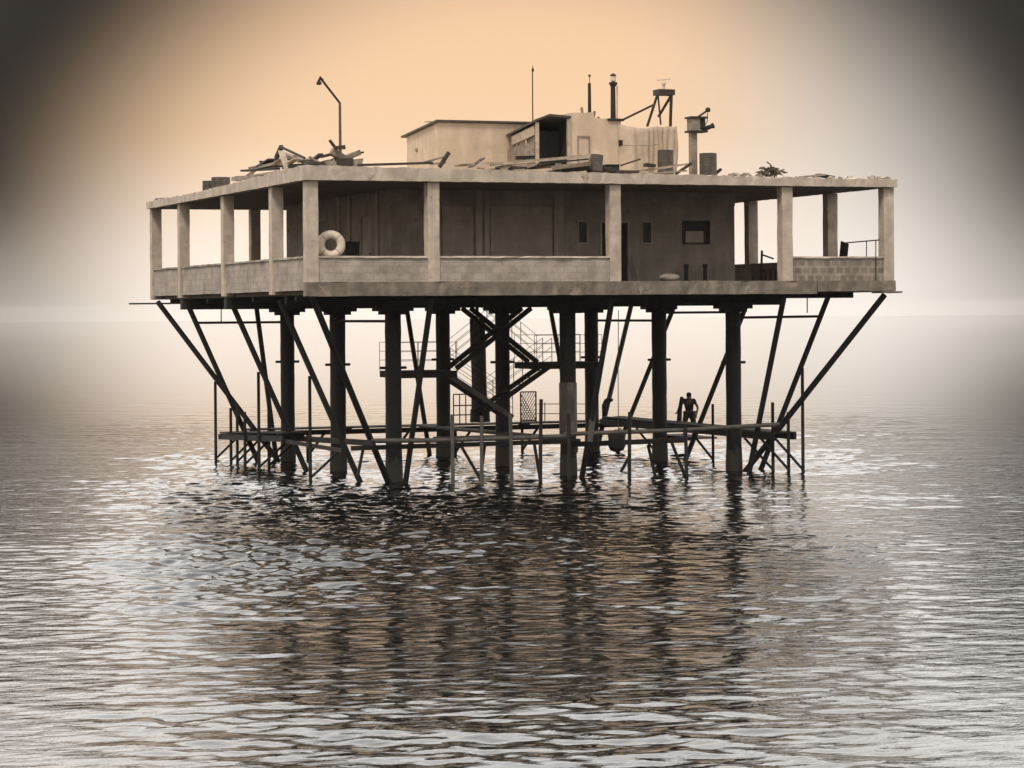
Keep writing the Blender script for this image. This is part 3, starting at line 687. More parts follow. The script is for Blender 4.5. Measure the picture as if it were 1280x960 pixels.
# lean-to shed with the dark opening
v1 = 5.4
a, b = at_v(671.5, 152, v1), at_v(711.5, 148.5, v1); ridge = at_v(685, 146, v1)
vb2 = at_u(618, 180, a.x).y; zl = at_u(618, 180, a.x).z
shed = thing('lean_to_shed', 'patched board shed with a black open front and sloping roof', 'shed', ((a.x+b.x)/2, (v1+vb2)/2, RT))
x0, x1 = a.x, b.x; SX1 = x1
m = MB(); m.add([(x0,v1,RT),(x0,v1,a.z-.05),(x0,vb2,zl-.05),(x0,vb2,RT),(x0+.06,v1,RT),(x0+.06,v1,a.z-.05),(x0+.06,vb2,zl-.05),(x0+.06,vb2,RT)], [(0,1,2,3),(4,7,6,5),(0,4,5,1),(1,5,6,2),(2,6,7,3),(3,7,4,0)])
sw = m.build('side_wall', 'board_wall', shed)
for px, w, mt in ((622.5, .07, 'dark_timber'), (627, .1, 'pale_timber'), (631, .09, 'dark_timber'), (648, .06, 'grey_timber'), (659, .05, 'pale_timber')):
    q = at_u(px, 190, x0); f = (q.y-v1)/(vb2-v1); MB().bar((x0-.03, q.y, RT+.01), (x0-.03, q.y, a.z+(zl-a.z)*f-.06), w*2.2, .03, up=(1,0,0)).build('batten', mt, shed)
for (p, q, w, mt) in (((640, 176), (668, 163), .3, 'pale_timber'), ((634, 196), (668, 186), .5, 'grey_timber'), ((645, 197.5), (669, 196.5), .12, 'void')):
    P, Q = at_u(*p, x0-.05), at_u(*q, x0-.05); MB().bar(P, Q, .035, w, up=(0,0,1)).build('patch_board', mt, shed)
MB().box(x0+.07, x1, vb2-.06, vb2, RT, zl-.06).build('back_wall', 'board_wall', shed)
def slope_wall(xa, xb, ya, yb, drop):
    za = b.z - .03 + (zl-a.z)/(vb2-v1)*(ya-v1) - drop; zb_ = b.z - .03 + (zl-a.z)/(vb2-v1)*(yb-v1) - drop
    return MB().add([(xa,ya,RT),(xb,ya,RT),(xb,ya,za),(xa,ya,za),(xa,yb,RT),(xb,yb,RT),(xb,yb,zb_),(xa,yb,zb_)], [(0,1,2,3),(5,4,7,6),(4,0,3,7),(1,5,6,2),(3,2,6,7),(0,4,5,1)])
slope_wall(x1-.05, x1, v1+.05, vb2-.065, .0).build('side_wall', 'board_wall', shed)
m = MB(); rx = ridge.x
prof = [(x0-.12, a.z-.02), (rx, ridge.z), (x1+.02, b.z)]
vs = []
for dz in (0, .07):
    for y in (v1-.15, vb2+.25):
        for x, z in prof: vs.append((x, y, z + dz + (zl - a.z)/(vb2-v1)*(y-v1)))
m.add(vs, [(0,1,4,3),(1,2,5,4),(6,9,10,7),(7,10,11,8),(0,6,7,1),(1,7,8,2),(3,4,10,9),(4,5,11,10),(0,3,9,6),(2,8,11,5)]); m.build('roof', 'roof_sheet', shed)
MB().bar((x0-.02, v1-.04, RT), (x0-.02, v1-.04, a.z-.03), .1).build('corner_post', 'pale_timber', shed)
MB().bar((x1-.05, v1-.04, RT), (x1-.05, v1-.04, b.z-.01), .1).build('corner_post', 'pale_timber', shed)
MB().box(x0+.065, x0+.08, v1+.08, vb2-.07, RT, zl-.1).build('shade_lining', 'void', shed); slope_wall(x1-.075, x1-.053, v1+.02, vb2-.07, .01).build('shade_lining', 'void', shed)  # near-black faces paint the shade on the shed's inner walls
MB().box(x0+.1, x1-.08, v1+.7, v1+.75, RT, a.z-.25).build('shade_sheet', 'void', shed)  # added dark sheet standing in for the shade behind the opening
# pale block house
v2 = 5.42
a, b = at_v(712.2, 140.5, v2), at_v(776, 150.5, v2); mid = at_v(742, 140, v2)
blk = thing('block_house', 'pale rendered block house with broken top between shed and covered tank', 'hut', ((a.x+b.x)/2, 6.6, RT))
a.x = max(a.x, SX1 + .01)
ring = [(a.x, RT), (b.x, RT), (b.x, b.z), (at_v(764, 151, v2).x, b.z+.02), (at_v(752, 149, v2).x, b.z+.05), (mid.x+.02, b.z+.06), (mid.x, mid.z), (at_v(732, 141.5, v2).x, mid.z-.03), (at_v(722, 140.5, v2).x, a.z), (a.x, a.z-.02)]
m = MB(); n = len(ring)
m.add([(x, v2, z) for x, z in ring] + [(x, v2+3.4, z) for x, z in ring], [tuple(range(n)), tuple(range(n, 2*n))[::-1]] + [(i, (i+1)%n, (i+1)%n+n, i+n) for i in range(n)])
m.build('wall', 'whitewash', blk)
p, q = at_v(723, 172, v2), at_v(736, 200, v2)
m = MB(); m.box(p.x-.04, p.x, v2-.03, v2-.003, RT, p.z); m.box(q.x, q.x+.04, v2-.03, v2-.003, RT, p.z); m.box(p.x-.04, q.x+.04, v2-.035, v2-.003, p.z+.003, p.z+.06); m.build('door_frame', 'grey_timber', blk)
for px, py, l in ((728, 134, .25), (742, 139, .14), (747, 146, .12)):
    p = at_v(px, py+8, v2+.4); q = at_v(px+random.uniform(-1.5,2.5), py, v2+.4); MB().bar(p, q, .07).build('reinforcing_bar', 'grey_timber', blk)
p = at_v(776, 179, v2); MB().box(p.x-.09, p.x+.1, v2-.06, v2-.004, p.z-.08, p.z+.1).build('vent', 'void', blk)
# canvas-covered tank
v3 = 5.1; a, b = at_v(777, 150, v3), at_v(851, 159, v3)
tk = thing('covered_tank', 'rounded tank under a pale drooping canvas on the roof', 'tank', ((a.x+b.x)/2, v3+1.2, RT))
n = 44; rows = 14; vs = []; fs = []
top = []
for i in range(n+1):
    f = i/n; px = 777 + 74*f
    if px < 812: py = 152 + 8*math.sin((px-777)/35*math.pi*.5)**.6
    elif px < 822: py = 160 - (px-812)*.3
    else: py = 157.5 + .6*math.sin(px*.5)
    top.append(at_v(px, py, v3))
for i, p in enumerate(top):
    fold = .05*math.sin(i*.55) + (.1*math.sin(i*1.7) if i > 20 else .025*math.sin(i*1.1))
    for r in range(rows+1):
        g = r/rows
        z = RT + (p.z-RT)*g
        bul = -.25*math.sin(math.pi*min(1, i/24))*(1-.5*g)
        xx = p.x + (.05*math.sin(g*5+i*.4))*(i/n) + (.12*(1-g)*(-1 if i == n else 0))
        vs.append((xx, v3 + .3 + bul + fold*(1-g*.5), z))
for i in range(n):
    for r in range(rows): fs.append((i*(rows+1)+r, (i+1)*(rows+1)+r, (i+1)*(rows+1)+r+1, i*(rows+1)+r+1))
k = len(vs)
for i, p in enumerate(top): vs.append((p.x, v3+2.6, p.z-.05)); 
for i in range(n): fs.append((i*(rows+1)+rows, (i+1)*(rows+1)+rows, k+i+1, k+i))
k2 = len(vs)
for i, p in enumerate(top): vs.append((p.x, v3+2.65, RT))
for i in range(n): fs.append((k+i, k+i+1, k2+i+1, k2+i))
fs.append(tuple([n*(rows+1)+r for r in range(rows+1)] + [k+n, k2+n]))
m = MB(); m.add(vs, fs); m.build('canvas_cover', 'canvas', tk, smooth=True)
MB().lathe((( a.x+b.x)/2, v3+1.55, RT), [(.95, 0), (.95, 1.35), (.9, 1.4)], 24).build('tank_body', 'drum_steel', tk)
m = MB()
for py, p0_, p1_ in ((182, 778, 815), (181, 818, 822)): m.tube([at_v(p0_, py, v3-.08), at_v(p1_, py-.5, v3+.02)], .015, 5)
m.build('lashing', 'grey_timber', tk)
# masts
def mast(px, top, bot, v, r, label, head):
    p, q = at_v(px, bot, v), at_v(px, top, v); t = thing('mast', label, 'mast', (p.x, v, p.z))
    MB().tube([(p.x, v, p.z), (p.x, v, q.z)], [r*1.15, r], 8).build('pole', 'rusty_steel', t); head(t, q); return t
def h_ball(t, q): MB().lathe(q, [(.012,0),(.04,.03),(.045,.09),(.015,.14),(.01,.22)], 10).build('finial', 'rusty_steel', t)
mast(666, 90, 152, 8.2, .02, 'tallest whip-thin mast rising from the hut roof', h_ball)
mast(737, 104, 141, 5.5, .055, 'bare dark pipe mast on the block house', lambda t, q: (MB().tube([q, q+Vector((0,0,.22))], .012, 5).build('spike', 'rusty_steel', t), MB().lathe(q+Vector((0,0,.2)), [(.01,0),(.045,.03),(.04,.08),(.01,.1)], 10).build('finial', 'rusty_steel', t)))
def h_lamp(t, q):
    MB().lathe(q, [(.1,-.02),(.13,.02),(.15,.1),(.08,.12)], 14).build('collar', 'rusty_steel', t)
    MB().lathe(q, [(.05,.12),(.09,.16),(.09,.32)], 12).build('lantern', 'white_paint', t)
    MB().lathe(q, [(.11,.322),(.1,.36),(.03,.41)], 12).build('cap', 'rusty_steel', t)
t = mast(766.5, 107, 151, 5.6, .085, 'stout beacon mast with a collar and small lantern', h_lamp)
MB().tube([at_v(771.5, 108, 5.65), at_v(771.5, 151, 5.65)], .025, 6).build('conduit', 'white_paint', t)
p = at_v(767, 151, 5.6); MB().box(p.x-.3, p.x+.28, 5.35, 5.85, p.z-.02, p.z+.06).build('base_plate', 'rusty_steel', t)
# four-legged beacon frame
v4 = 5.9
p = at_v(829, 158, v4)
bf = thing('beacon_frame', 'spindly four-legged beacon frame with a top plate and side stay', 'beacon', (p.x, v4, p.z))
m = MB(); a, b = at_v(820, 119, v4), at_v(840, 112.5, v4); m.box(a.x, b.x, v4-.25, v4+.25, a.z, b.z); m.build('top_plate', 'dark_timber', bf)
for (p, q, w) in (((821.5, 119), (809, 158), .07), ((822.5, 119), (826, 156), .045), ((839, 119), (838, 158), .08), ((840, 113), (839.5, 135), .05)):
    MB().bar(at_v(*p, v4-.2), at_v(*q, v4-.2), w).build('leg', 'rusty_steel', bf)
MB().bar(at_v(838, 121, v4+.1), at_v(823, 146, v4+.1), .075).build('brace', 'rusty_steel', bf)
MB().bar(at_v(776, 151, v4), at_v(817, 131, v4), .065).build('side_stay', 'rusty_steel', bf)
c = at_v(829.5, 112.5, v4); MB().lathe(c, [(.05,0),(.05,.16),(.08,.18),(.08,.26),(.02,.3)], 12).build('lamp', 'white_paint', bf)
MB().bar(at_v(821, 100.5, v4), at_v(838, 99, v4), .05, .05).build('cross_arm', 'white_paint', bf)
# horn post
v5 = 1.7
p, q = at_v(866.5, 222, v5), at_v(866.5, 164, v5)
hp = thing('signal_post', 'pale square post carrying a dark signal box and horn', 'signal', (p.x, v5, RT))
MB().bar((p.x, v5, RT), (p.x, v5, q.z), .21).build('post', 'grey_timber', hp)
a, b = at_v(862, 164, v5), at_v(877, 148, v5)
MB().box(a.x, b.x-.15, v5-.2, v5+.2, a.z+.005, b.z).build('signal_box', 'grey_timber', hp)
MB().box(b.x-.148, b.x+.05, v5-.17, v5+.17, a.z+.06, b.z-.02).build('lens_hood', 'void', hp)
for py in (147, 164.5):
    a, b = at_v(859.5, py, v5), at_v(881, py, v5); MB().box(a.x, b.x, v5-.24, v5+.24, a.z-.03, a.z+.03).build('plate', 'rusty_steel', hp)
MB().tube([at_v(878, 162, v5), at_v(889, 158, v5), at_v(891.5, 157, v5)], [.09, .07, .1], 10).build('horn', 'rusty_steel', hp)
MB().tube([at_v(872, 146.5, v5), at_v(883, 139, v5)], .035, 6).build('arm', 'rusty_steel', hp)
MB().lathe(at_v(884, 140, v5), [(.03,0),(.08,.03),(.09,.09),(.05,.15)], 10, (.4,0,1)).build('lamp', 'rubber', hp)
MB().tube([at_v(884.5, 141, v5), at_v(884, 152, v5), at_v(881, 157, v5)], .015, 5).build('cable', 'rusty_steel', hp)
# oil drums
def drum(c, ax, r, h, label, mt='drum_steel'):
    t = thing('oil_drum', label, 'drum', c, 'oil drums on the roof')
    b = MB().lathe(c, [(r*.98,.0),(r,.02),(r,h*.31),(r*1.035,h*.33),(r,h*.35),(r,h*.64),(r*1.035,h*.66),(r,h*.68),(r,h-.02),(r*.98,h)], 22, ax).build('barrel', mt, t)
    c2 = Vector(c) + Vector(ax).normalized()*(h+.001); MB().lathe(c2, [(r*1.0,0),(r*1.0,.02),(r*.93,.022),(r*.93,.008)], 22, ax).build('rim', mt, t)
    return t
def drum_at(px0, px1, py0, v, label, h=None, **k):
    a, b = at_v(px0, py0, v), at_v(px1, py0, v); r = (b.x-a.x)/2/1.07; c = (a+b)/2
    hh = h or c.z - RT; drum((c.x, v, c.z-hh), (0,0,1), r, hh, label, **k)
drum_at(822, 841.5, 188.5, 3.6, 'dark oil drum in front of the canvas cover')
drum_at(874.5, 895.5, 192.5, 1.2, 'oil drum at the roof edge right of the signal post')
a = at_u(276, 222.5, .75); drum((a.x, a.y, RT), (0,0,1), .33, a.z-RT, 'wide oil drum on the left roof edge')
a = at_u(265, 227, .6); drum((a.x-.1, a.y, RT), (0,0,1), .24, a.z-RT, 'narrow dark oil drum at the far left of the roof')
a = at_v(743, 204, 2.0); t = drum(at_v(744.5, 214, 1.3), (.12, .05, 1), .205, .5, 'battered oil drum tilted on the timber heap'); 
# small box
a, b = at_v(756, 213, 2.2), at_v(771, 206, 2.2); crate('tool_box', (a.x, 2.0, RT), (b.x, 2.5, b.z), 'low black box beside the tilted drum', 'box', 'void')
# lamp post
p = at_v(425.5, 200, 1.6)
lp = thing('lamp_post', 'slender lamp post with a bent arm on the left roof', 'lamp', (p.x, 1.6, RT))
MB().tube([(p.x, 1.6, RT), at_v(424.8, 128.5, 1.6)], [.05, .04], 8).build('pole', 'weathered_pipe', lp)
MB().tube([at_v(424.8, 128.8, 1.6), at_v(402.5, 100, 1.6)], .036, 8).build('arm', 'rusty_steel', lp)
MB().tube([at_v(403.5, 101, 1.6), at_v(400.5, 97, 1.6), at_v(398.5, 102, 1.6)], [.05,.06,.05], 8).build('bracket', 'rusty_steel', lp)
MB().lathe(at_v(398.7, 105.5, 1.6), [(.02,-.02),(.085,.0),(.08,.06),(.04,.11)], 12).build('lamp_shade', 'rubber', lp)

# loose timber, sheets and rubble
def plank_u(p, q, u, w, h, mt, label, name='plank', cat='plank', du=0, group=None):
    P, Q = at_u(*p, u), at_u(*q, u+du); tag(MB().bar(P, Q, w, h, jit=.2).build(name, mt), label, cat, group)
def plank_v(p, q, v, w, h, mt, label, name='plank', cat='plank', dv=0, group=None):
    P, Q = at_v(*p, v), at_v(*q, v+dv); tag(MB().bar(P, Q, w, h, jit=.2).build(name, mt), label, cat, group)
g = 'timber heaped on the left roof edge'
plank_u((351, 183.5), (381, 197.5), .7, .06, .07, 'dark_timber', 'long dark pole topping the left timber heap', 'pole', 'pole', group=g)
plank_u((352, 183), (345.5, 198), .72, .12, .12, 'dark_timber', 'short dark prop under the topmost pole of the left heap', group=g)
plank_u((351, 189), (361, 217), .5, .2, .06, 'pale_timber', 'pale upright board leaning on the left timber heap', group=g)
plank_u((352, 191), (381, 201), .8, .3, .05, 'grey_timber', 'grey sloping board below the topmost pole', group=g)
plank_u((304, 213.5), (346, 211), .8, .22, .07, 'dark_timber', 'dark board jutting left from the heap', group=g)
plank_u((324, 208), (339, 199), .8, .25, .06, 'dark_timber', 'dark tilted board near the top of the left heap', group=g)
plank_u((320, 211), (352, 205), .95, .5, .1, 'grey_timber', 'thick grey slab inside the left heap', group=g)
plank_u((334, 203), (356, 206), 1.1, .5, .12, 'dark_timber', 'broad dark beam behind the upright pale board', group=g)
plank_u((316, 220), (353, 214.5), .55, .22, .07, 'grey_timber', 'grey board low on the left heap', group=g)
plank_u((359, 208.5), (379, 206), .7, .3, .1, 'dark_timber', 'dark block under the sloping grey board', group=g)
plank_u((364, 215.5), (381, 207.5), .35, .12, .05, 'pale_timber', 'short pale plank slanting by the corner of the heap', group=g)
plank_u((298, 224), (330, 221), .6, .45, .16, 'grey_timber', 'grey bundle of boards between drum and heap', group=g)
plank_u((299, 221), (318, 220), .6, .3, .03, 'dark_timber', 'dark lid board lying on the grey bundle', group=g)
plank_u((341, 222), (346, 213), .25, .1, .05, 'pale_timber', 'pale stub standing low in the left heap', group=g)
plank_u((330, 222), (345, 218), .3, .2, .06, 'pale_timber', 'pale offcut at the foot of the left heap', group=g)
plank_u((195, 249), (212, 247.5), .9, .1, .05, 'dark_timber', 'thin dark slat on the far left roof corner')
plank_v((383, 203), (404, 206), 1.0, .4, .14, 'dark_timber', 'dark slab between heap and lamp post')
plank_v((386, 196), (398, 203), 1.2, .14, .05, 'pale_timber', 'faint pale slat leaning between heap and lamp post')
g = 'scrap round the lamp post'
for p, q, w, h, mt, lb_ in (((412, 175), (418.5, 184), .12, .06, 'dark_timber', 'small dark offcut standing left of the lamp post'),
    ((402, 196), (422, 191), .3, .09, 'dark_timber', 'dark scrap board jutting left of the lamp post'), ((414, 189), (431, 199), .25, .2, 'grey_timber', 'grey block at the lamp post foot'),
    ((418, 185), (431, 184), .16, .12, 'dark_timber', 'black scrap piece against the lamp post'), ((430, 198), (448, 191), .5, .16, 'grey_timber', 'folded grey sheet right of the lamp post'),
    ((441, 191.5), (453, 190.5), .4, .05, 'dark_timber', 'dark edge board on the folded grey sheet'), ((404, 205), (420, 197), .12, .05, 'pale_timber', 'pale slat sloping below the lamp post scrap'),
    ((428, 203), (452, 200), .3, .08, 'grey_timber', 'grey plank low to the right of the lamp post'), ((408, 207), (450, 206.5), .5, .3, 'grey_timber', 'broad grey slab under the scrap at the lamp post'), ((420, 202), (440, 203), .3, .22, 'dark_timber', 'dark block between lamp post and folded sheet')):
    plank_v(p, q, 1.35 + random.uniform(-.25, .25), w, h, mt, lb_, 'scrap_board', 'scrap', group=g)
plank_v((447, 206.5), (541, 203.8), .7, .09, .07, 'dark_timber', 'long dark pipe lying along the front roof edge', 'pipe', 'pipe')
plank_v((528, 203.5), (556, 196), .8, .09, .06, 'grey_timber', 'grey batten rising to the upright stick', 'batten', 'batten')
plank_v((549.5, 209), (561, 190.5), .75, .1, .1, 'dark_timber', 'dark stick slanting up in front of the hut', 'stick', 'stick')
plank_v((538, 205), (556, 204), .9, .3, .06, 'pale_timber', 'short pale board at the foot of the slanting stick')
g = 'timber before the black open shed'
for p, q, w, h, mt, lb_ in (((615, 205.5), (737, 194.5), .14, .09, 'pale_timber', 'long pale plank rising to the tilted drum'), ((600, 203.5), (640, 204.5), .12, .06, 'pale_timber', 'pale batten in front of the long hut'),
    ((622, 211), (656, 212), .4, .14, 'dark_timber', 'dark log at the left of the shed timber'), ((640, 208), (700, 206), .3, .1, 'grey_timber', 'grey plank under the long pale plank'),
    ((655, 214), (690, 211.5), .2, .08, 'pale_timber', 'pale plank nearest the roof edge before the shed'), ((690, 210), (735, 205), .45, .14, 'grey_timber', 'thick grey beam left of the tilted drum'),
    ((700, 213), (738, 210.5), .3, .14, 'dark_timber', 'dark beam under the thick grey beam'), ((604, 214), (622, 212), .2, .08, 'dark_timber', 'dark short plank at the left end of the shed timber'),
    ((672, 205), (735, 199), .1, .05, 'dark_timber', 'thin dark lath along the long pale plank'), ((735, 213.5), (772, 212), .25, .12, 'dark_timber', 'dark beam under the black box'),
    ((660, 209.5), (684, 212.5), .15, .08, 'dark_timber', 'dark short board crossing the pale planks')):
    plank_v(p, q, 1.5 + random.uniform(-.4, .4), w, h, mt, lb_, group=g)
g = 'planks below the canvas tank'
for p, q, w, h, mt, lb_ in (((796, 214.5), (863, 204.5), .12, .07, 'pale_timber', 'pale plank sloping up to the signal post'), ((845, 217), (864, 204), .1, .08, 'dark_timber', 'dark prop leaning on the signal post'),
    ((775, 217), (845, 219.5), .2, .07, 'grey_timber', 'grey plank flat below the canvas tank'), ((800, 218), (858, 213.5), .12, .05, 'grey_timber', 'thin grey plank crossing below the dark drum'),
    ((772, 215.5), (797, 216), .3, .12, 'dark_timber', 'dark short log left of the grey planks'), ((892, 219), (901, 211.5), .15, .08, 'dark_timber', 'dark stub leaning right of the edge drum'),
    ((806, 206), (818, 207.5), .25, .1, 'dark_timber', 'dark scrap at the foot of the canvas')):
    plank_v(p, q, 1.1 + random.uniform(-.3, .3), w, h, mt, lb_, group=g)
plank_v((1000, 221.5), (1030, 218.5), .8, .3, .06, 'grey_timber', 'grey board on the right part of the roof'); plank_v((1022, 218.5), (1040, 222), .9, .4, .08, 'dark_timber', 'dark bent sheet on the right part of the roof', 'sheet', 'sheet')
# tangle of twigs and wire
c = at_v(962, 214, 1.2); m = MB()
for k in range(60):
    a = c + Vector((random.gauss(0,.2), random.gauss(0,.12), random.uniform(-.2,.1))); pts = [a]
    d = Vector((random.gauss(0,1), random.gauss(0,.6), random.gauss(0,.35))).normalized()
    for j in range(4):
        d = (d + (c - pts[-1])*.9 + Vector((random.gauss(0,.5), random.gauss(0,.4), random.gauss(0,.4)))).normalized(); pts.append(pts[-1] + d*.075)
    m.tube(pts, random.uniform(.012, .03), 4)
for k in range(7):
    a = c + Vector((random.gauss(-.05,.2), random.gauss(0,.1), random.uniform(-.05,.16))); m.tube([a, c], .012, 4); m.bar(a, a + Vector((random.uniform(-.2,.25), .05, random.uniform(-.08,.08))), .14, .03, jit=.4)
vv = min(q[2] for q in m.v); m.v = [(q[0], q[1], q[2] - vv + RT) if False else q for q in m.v]
m.tube([(c.x, c.y, RT), (c.x+.05, c.y, c.z)], .03, 5)
tag(m.build('twig_tangle', 'dry_twigs'), 'dark tangle of twigs and wire on the right of the roof', 'debris')
# small litter
plank_v((588, 209), (604, 198), 2.6, .4, .03, 'dark_timber', 'dark broken sheet leaning low against the long hut', 'sheet', 'sheet')
plank_v((571, 207), (590, 206), 2.2, .5, .06, 'grey_timber', 'grey sheet lying between slanting stick and shed timber', 'sheet', 'sheet')
plank_v((776, 207), (800, 199), 3.2, .1, .05, 'dark_timber', 'dark lath leaning on the canvas cover left of its drum', 'lath', 'lath')
for k in range(22):
    px = random.uniform(596, 760); py = 213.5 - random.uniform(0, 8); L_ = random.uniform(8, 26); a_ = random.gauss(-.06, .14)
    plank_v((px, py), (px + L_*math.cos(a_), py + L_*math.sin(a_)), random.uniform(.9, 2.2), random.uniform(.06, .2), random.uniform(.03, .1), random.choice(['dark_timber', 'grey_timber', 'grey_timber', 'pale_timber']), 'splintered timber piece in the litter below the shed', 'splinter', 'timber', group='timber litter below the shed')
for k in range(20):
    px = random.uniform(303, 392); lo = 232 - (px-300)*.2; py = lo - random.uniform(5, 8 + 20*math.sin(max(0, min(1, (px-303)/85))*math.pi)); L_ = random.uniform(8, 24); a_ = random.gauss(-.1, .45)
    plank_u((px, py), (px + L_*math.cos(a_), py + L_*math.sin(a_)), random.uniform(.5, 1.4), random.uniform(.08, .3), random.uniform(.03, .09), random.choice(['dark_timber', 'grey_timber', 'dark_timber', 'pale_timber']), 'splintered timber piece jammed in the left roof heap', 'splinter', 'timber', group='timber litter in the left heap')
# rubble chunks
def chunk(c, r):
    m = MB(); m.lathe(c, [(r*.6,-.02),(r,r*.3),(r*.8,r*.7),(r*.3,r*.95)], 7)
    m.v = [(x + random.uniform(-.3,.3)*r, y + random.uniform(-.3,.3)*r, max(RT-.02, z + random.uniform(-.2,.2)*r)) for x, y, z in m.v]
    tag(m.build('rubble_chunk', random.choice(['concrete_pale', 'grey_timber', 'concrete_parapet'])), 'lump of broken concrete lying along the front roof edge', 'rubble', 'rubble on the front roof edge')
for k in range(60):
    px = random.choice([random.uniform(900, 950), random.uniform(903, 935), random.uniform(980, 1112), random.uniform(600, 800)])
    v = random.uniform(.15, 1.0); a = at_v(px, 222, v); chunk((a.x, v, RT), random.uniform(.04, .16) if px > 850 else random.uniform(.03, .07))

# ------------------------------------------------------------------ sea haze in the air
hz = MB().box(-2900, 2900, -2900, 2900, -3, 14.6).build('haze', 'void')
hm = bpy.data.materials.new('haze_air'); hm.use_nodes = True; hn = hm.node_tree
hn.nodes.remove(hn.nodes['Principled BSDF'])
pv = hn.nodes.new('ShaderNodeVolumePrincipled'); pv.inputs['Color'].default_value = (.95, .91, .86, 1); pv.inputs['Density'].default_value = .00009; pv.inputs['Anisotropy'].default_value = 0.0
hn.links.new(pv.outputs['Volume'], hn.nodes['Material Output'].inputs['Volume'])
hz.data.materials.clear(); hz.data.materials.append(hm); tag(hz, 'pale sea haze that softens the horizon', None, kind='stuff')

# ------------------------------------------------------------------ light: overcast dome, warm low over the platform, vignette painted round it
w = bpy.data.worlds.new('World'); sc.world = w; w.use_nodes = True
nt = w.node_tree; N = nt.nodes; L = nt.links
bg = N['Background']
SUN_EL, SUN_AZ = 54, 222          # sun high behind the camera's left shoulder, veiled
sky = N.new('ShaderNodeTexSky'); sky.sky_type = 'NISHITA'; sky.sun_disc = False; sky.sun_elevation = R(SUN_EL); sky.sun_rotation = R(SUN_AZ)
sky.dust_density = 5; sky.air_density = 1.5
tc = N.new('ShaderNodeTexCoord'); mp = N.new('ShaderNodeMapping'); mp.inputs['Rotation'].default_value = (0, 0, -YAW)
L.new(tc.outputs['Generated'], mp.inputs['Vector'])
sx = N.new('ShaderNodeSeparateXYZ'); L.new(mp.outputs['Vector'], sx.inputs[0])
def mth(op, a, b=None, c=None, clamp=False):
    n = N.new('ShaderNodeMath'); n.operation = op; n.use_clamp = clamp
    for i, x in enumerate((a, b, c)):
        if x is None: continue
        if isinstance(x, (int, float)): n.inputs[i].default_value = x
        else: L.new(x, n.inputs[i])
    return n.outputs[0]
def sstep(x, a, b):
    n = N.new('ShaderNodeMapRange'); n.interpolation_type = 'SMOOTHERSTEP'; L.new(x, n.inputs[0]); n.inputs[1].default_value = a; n.inputs[2].default_value = b; return n.outputs[0]
def ramp(x, stops):
    r = N.new('ShaderNodeValToRGB'); e = r.color_ramp.elements
    while len(e) < len(stops): e.new(.5)
    for k, (p, c) in zip(e, stops): k.position = p; k.color = (*c, 1)
    L.new(x, r.inputs[0]); return r.outputs[0]
def mix(f, a, b):
    m = N.new('ShaderNodeMix'); m.data_type = 'RGBA'
    for s_, x in ((0, f), (6, a), (7, b)):
        if isinstance(x, (tuple, list)): m.inputs[s_].default_value = (*x, 1)
        elif isinstance(x, (int, float)): m.inputs[s_].default_value = x
        else: L.new(x, m.inputs[s_])
    return m.outputs[2]
az = mth('ARCTAN2', sx.outputs['X'], sx.outputs['Y']); el = mth('ARCSINE', sx.outputs['Z'])
nz = N.new('ShaderNodeTexNoise'); nz.inputs['Scale'].default_value = 7; nz.inputs['Detail'].default_value = 3; L.new(mp.outputs['Vector'], nz.inputs['Vector'])
wob = mth('MULTIPLY', mth('SUBTRACT', nz.outputs['Fac'], .5), .012)
elp = mth('MULTIPLY', el, 1/ (math.pi/2), clamp=True)
# overcast dome, brighter towards the zenith
dome = ramp(elp, [(0, (1.14, 1.01, .89)), (.018, (1.1, .92, .76)), (.045, (.99, .68, .425)), (.078, (.97, .64, .39)), (.1, (.97, .88, .80)), (.15, (1.0, .975, .95)), (1, (1.0, .98, .96))])
gain = ramp(elp, [(0, (.95,)*3), (.1, (.95,)*3), (.16, (1.0,)*3), (1, (1.0,)*3)])
azl = mth('ADD', az, wob)
warm = mth('SUBTRACT', 1.0, sstep(azl, .03, .17))        # the warm tone thins out to the right
grey = ramp(elp, [(0, (1.05, .96, .88)), (.04, (.76, .69, .61)), (.078, (.60, .53, .46)), (.105, (.95, .92, .88)), (1, (1.0, .98, .96))])
skyc = mix(warm, grey, dome)
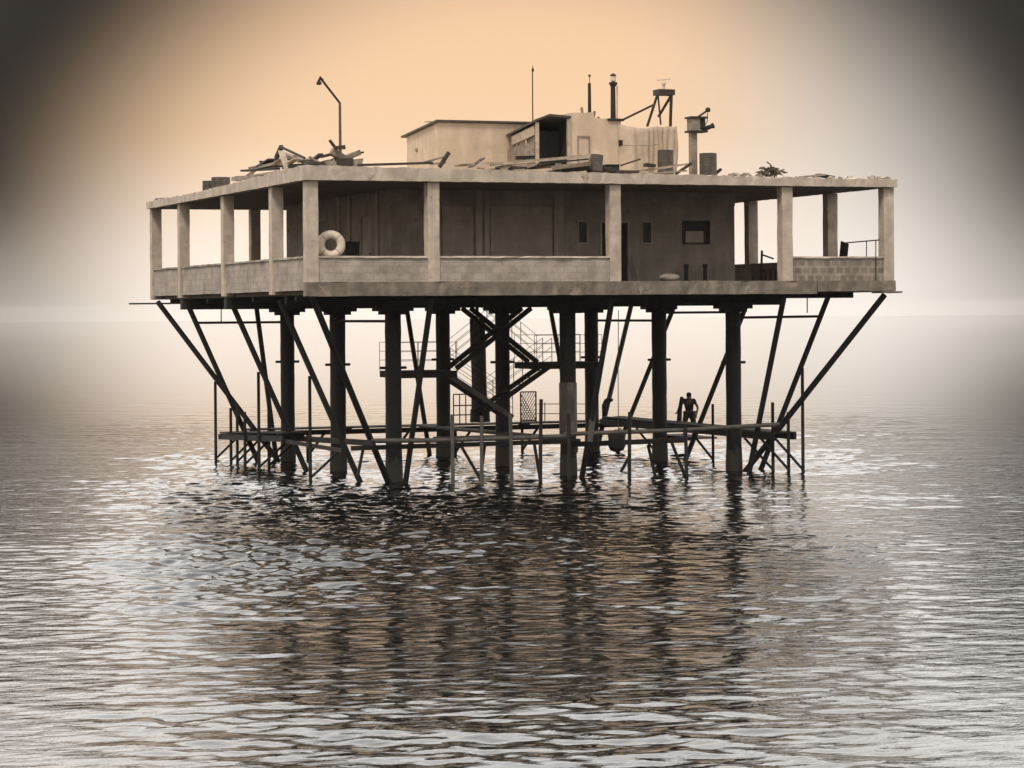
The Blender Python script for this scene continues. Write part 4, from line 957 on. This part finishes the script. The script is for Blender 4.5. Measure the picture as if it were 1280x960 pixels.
# vignette: oval darkening round the view, painted into the sky colour
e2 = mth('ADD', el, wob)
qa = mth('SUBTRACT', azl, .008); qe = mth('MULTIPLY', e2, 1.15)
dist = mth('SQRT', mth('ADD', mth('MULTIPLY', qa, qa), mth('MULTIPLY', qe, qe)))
vignette = mth('MULTIPLY', sstep(dist, .112, .243), mth('ADD', .72, mth('MULTIPLY', sstep(el, -.01, .06), .28)))
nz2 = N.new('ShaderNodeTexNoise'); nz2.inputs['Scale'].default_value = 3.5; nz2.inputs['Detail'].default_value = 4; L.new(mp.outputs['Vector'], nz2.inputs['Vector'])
outer = sstep(mth('ADD', dist, mth('MULTIPLY', mth('SUBTRACT', nz2.outputs['Fac'], .5), .25)), .25, .46)     # the painted vignette fades out into plain overcast
vignette = mth('MULTIPLY', vignette, mth('SUBTRACT', 1.0, mth('MULTIPLY', outer, .82)))
high = sstep(el, .122, .165)                              # above the view: vignette cut off, sky brightened to lift water reflections
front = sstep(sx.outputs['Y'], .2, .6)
vignette_m = mth('MULTIPLY', mth('MULTIPLY', vignette, mth('SUBTRACT', 1.0, high)), front)
skyc = mix(vignette_m, skyc, (.028, .022, .018))
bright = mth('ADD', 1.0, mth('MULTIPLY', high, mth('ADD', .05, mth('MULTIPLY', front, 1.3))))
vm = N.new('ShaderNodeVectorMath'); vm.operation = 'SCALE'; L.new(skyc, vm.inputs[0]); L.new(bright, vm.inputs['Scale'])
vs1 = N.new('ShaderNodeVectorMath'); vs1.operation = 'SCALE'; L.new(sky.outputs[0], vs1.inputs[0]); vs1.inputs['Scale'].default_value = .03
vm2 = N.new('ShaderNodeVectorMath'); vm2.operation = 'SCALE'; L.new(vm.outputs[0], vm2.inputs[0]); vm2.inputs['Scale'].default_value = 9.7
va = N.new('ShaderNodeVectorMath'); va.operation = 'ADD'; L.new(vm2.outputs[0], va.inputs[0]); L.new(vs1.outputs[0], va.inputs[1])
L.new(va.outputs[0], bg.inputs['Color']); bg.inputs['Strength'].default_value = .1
sd = bpy.data.lights.new('sun', 'SUN'); sd.energy = 2.1; sd.angle = R(14); sd.color = (1, .93, .84)
so = bpy.data.objects.new('sun', sd); col.objects.link(so)
sdir = Vector((math.sin(R(SUN_AZ))*math.cos(R(SUN_EL)), math.cos(R(SUN_AZ))*math.cos(R(SUN_EL)), math.sin(R(SUN_EL))))
so.rotation_euler = (-sdir).to_track_quat('-Z', 'Y').to_euler()
so.location = (0, -20, 40)

vs = sc.view_settings
sc.display_settings.display_device = 'sRGB'
vs.view_transform = 'Standard'; vs.look = 'None'; vs.exposure = 0; vs.gamma = 1
sc.render.engine = 'CYCLES'
sc.cycles.use_denoising = True
sc.cycles.max_bounces = 6; sc.cycles.diffuse_bounces = 3; sc.cycles.glossy_bounces = 3
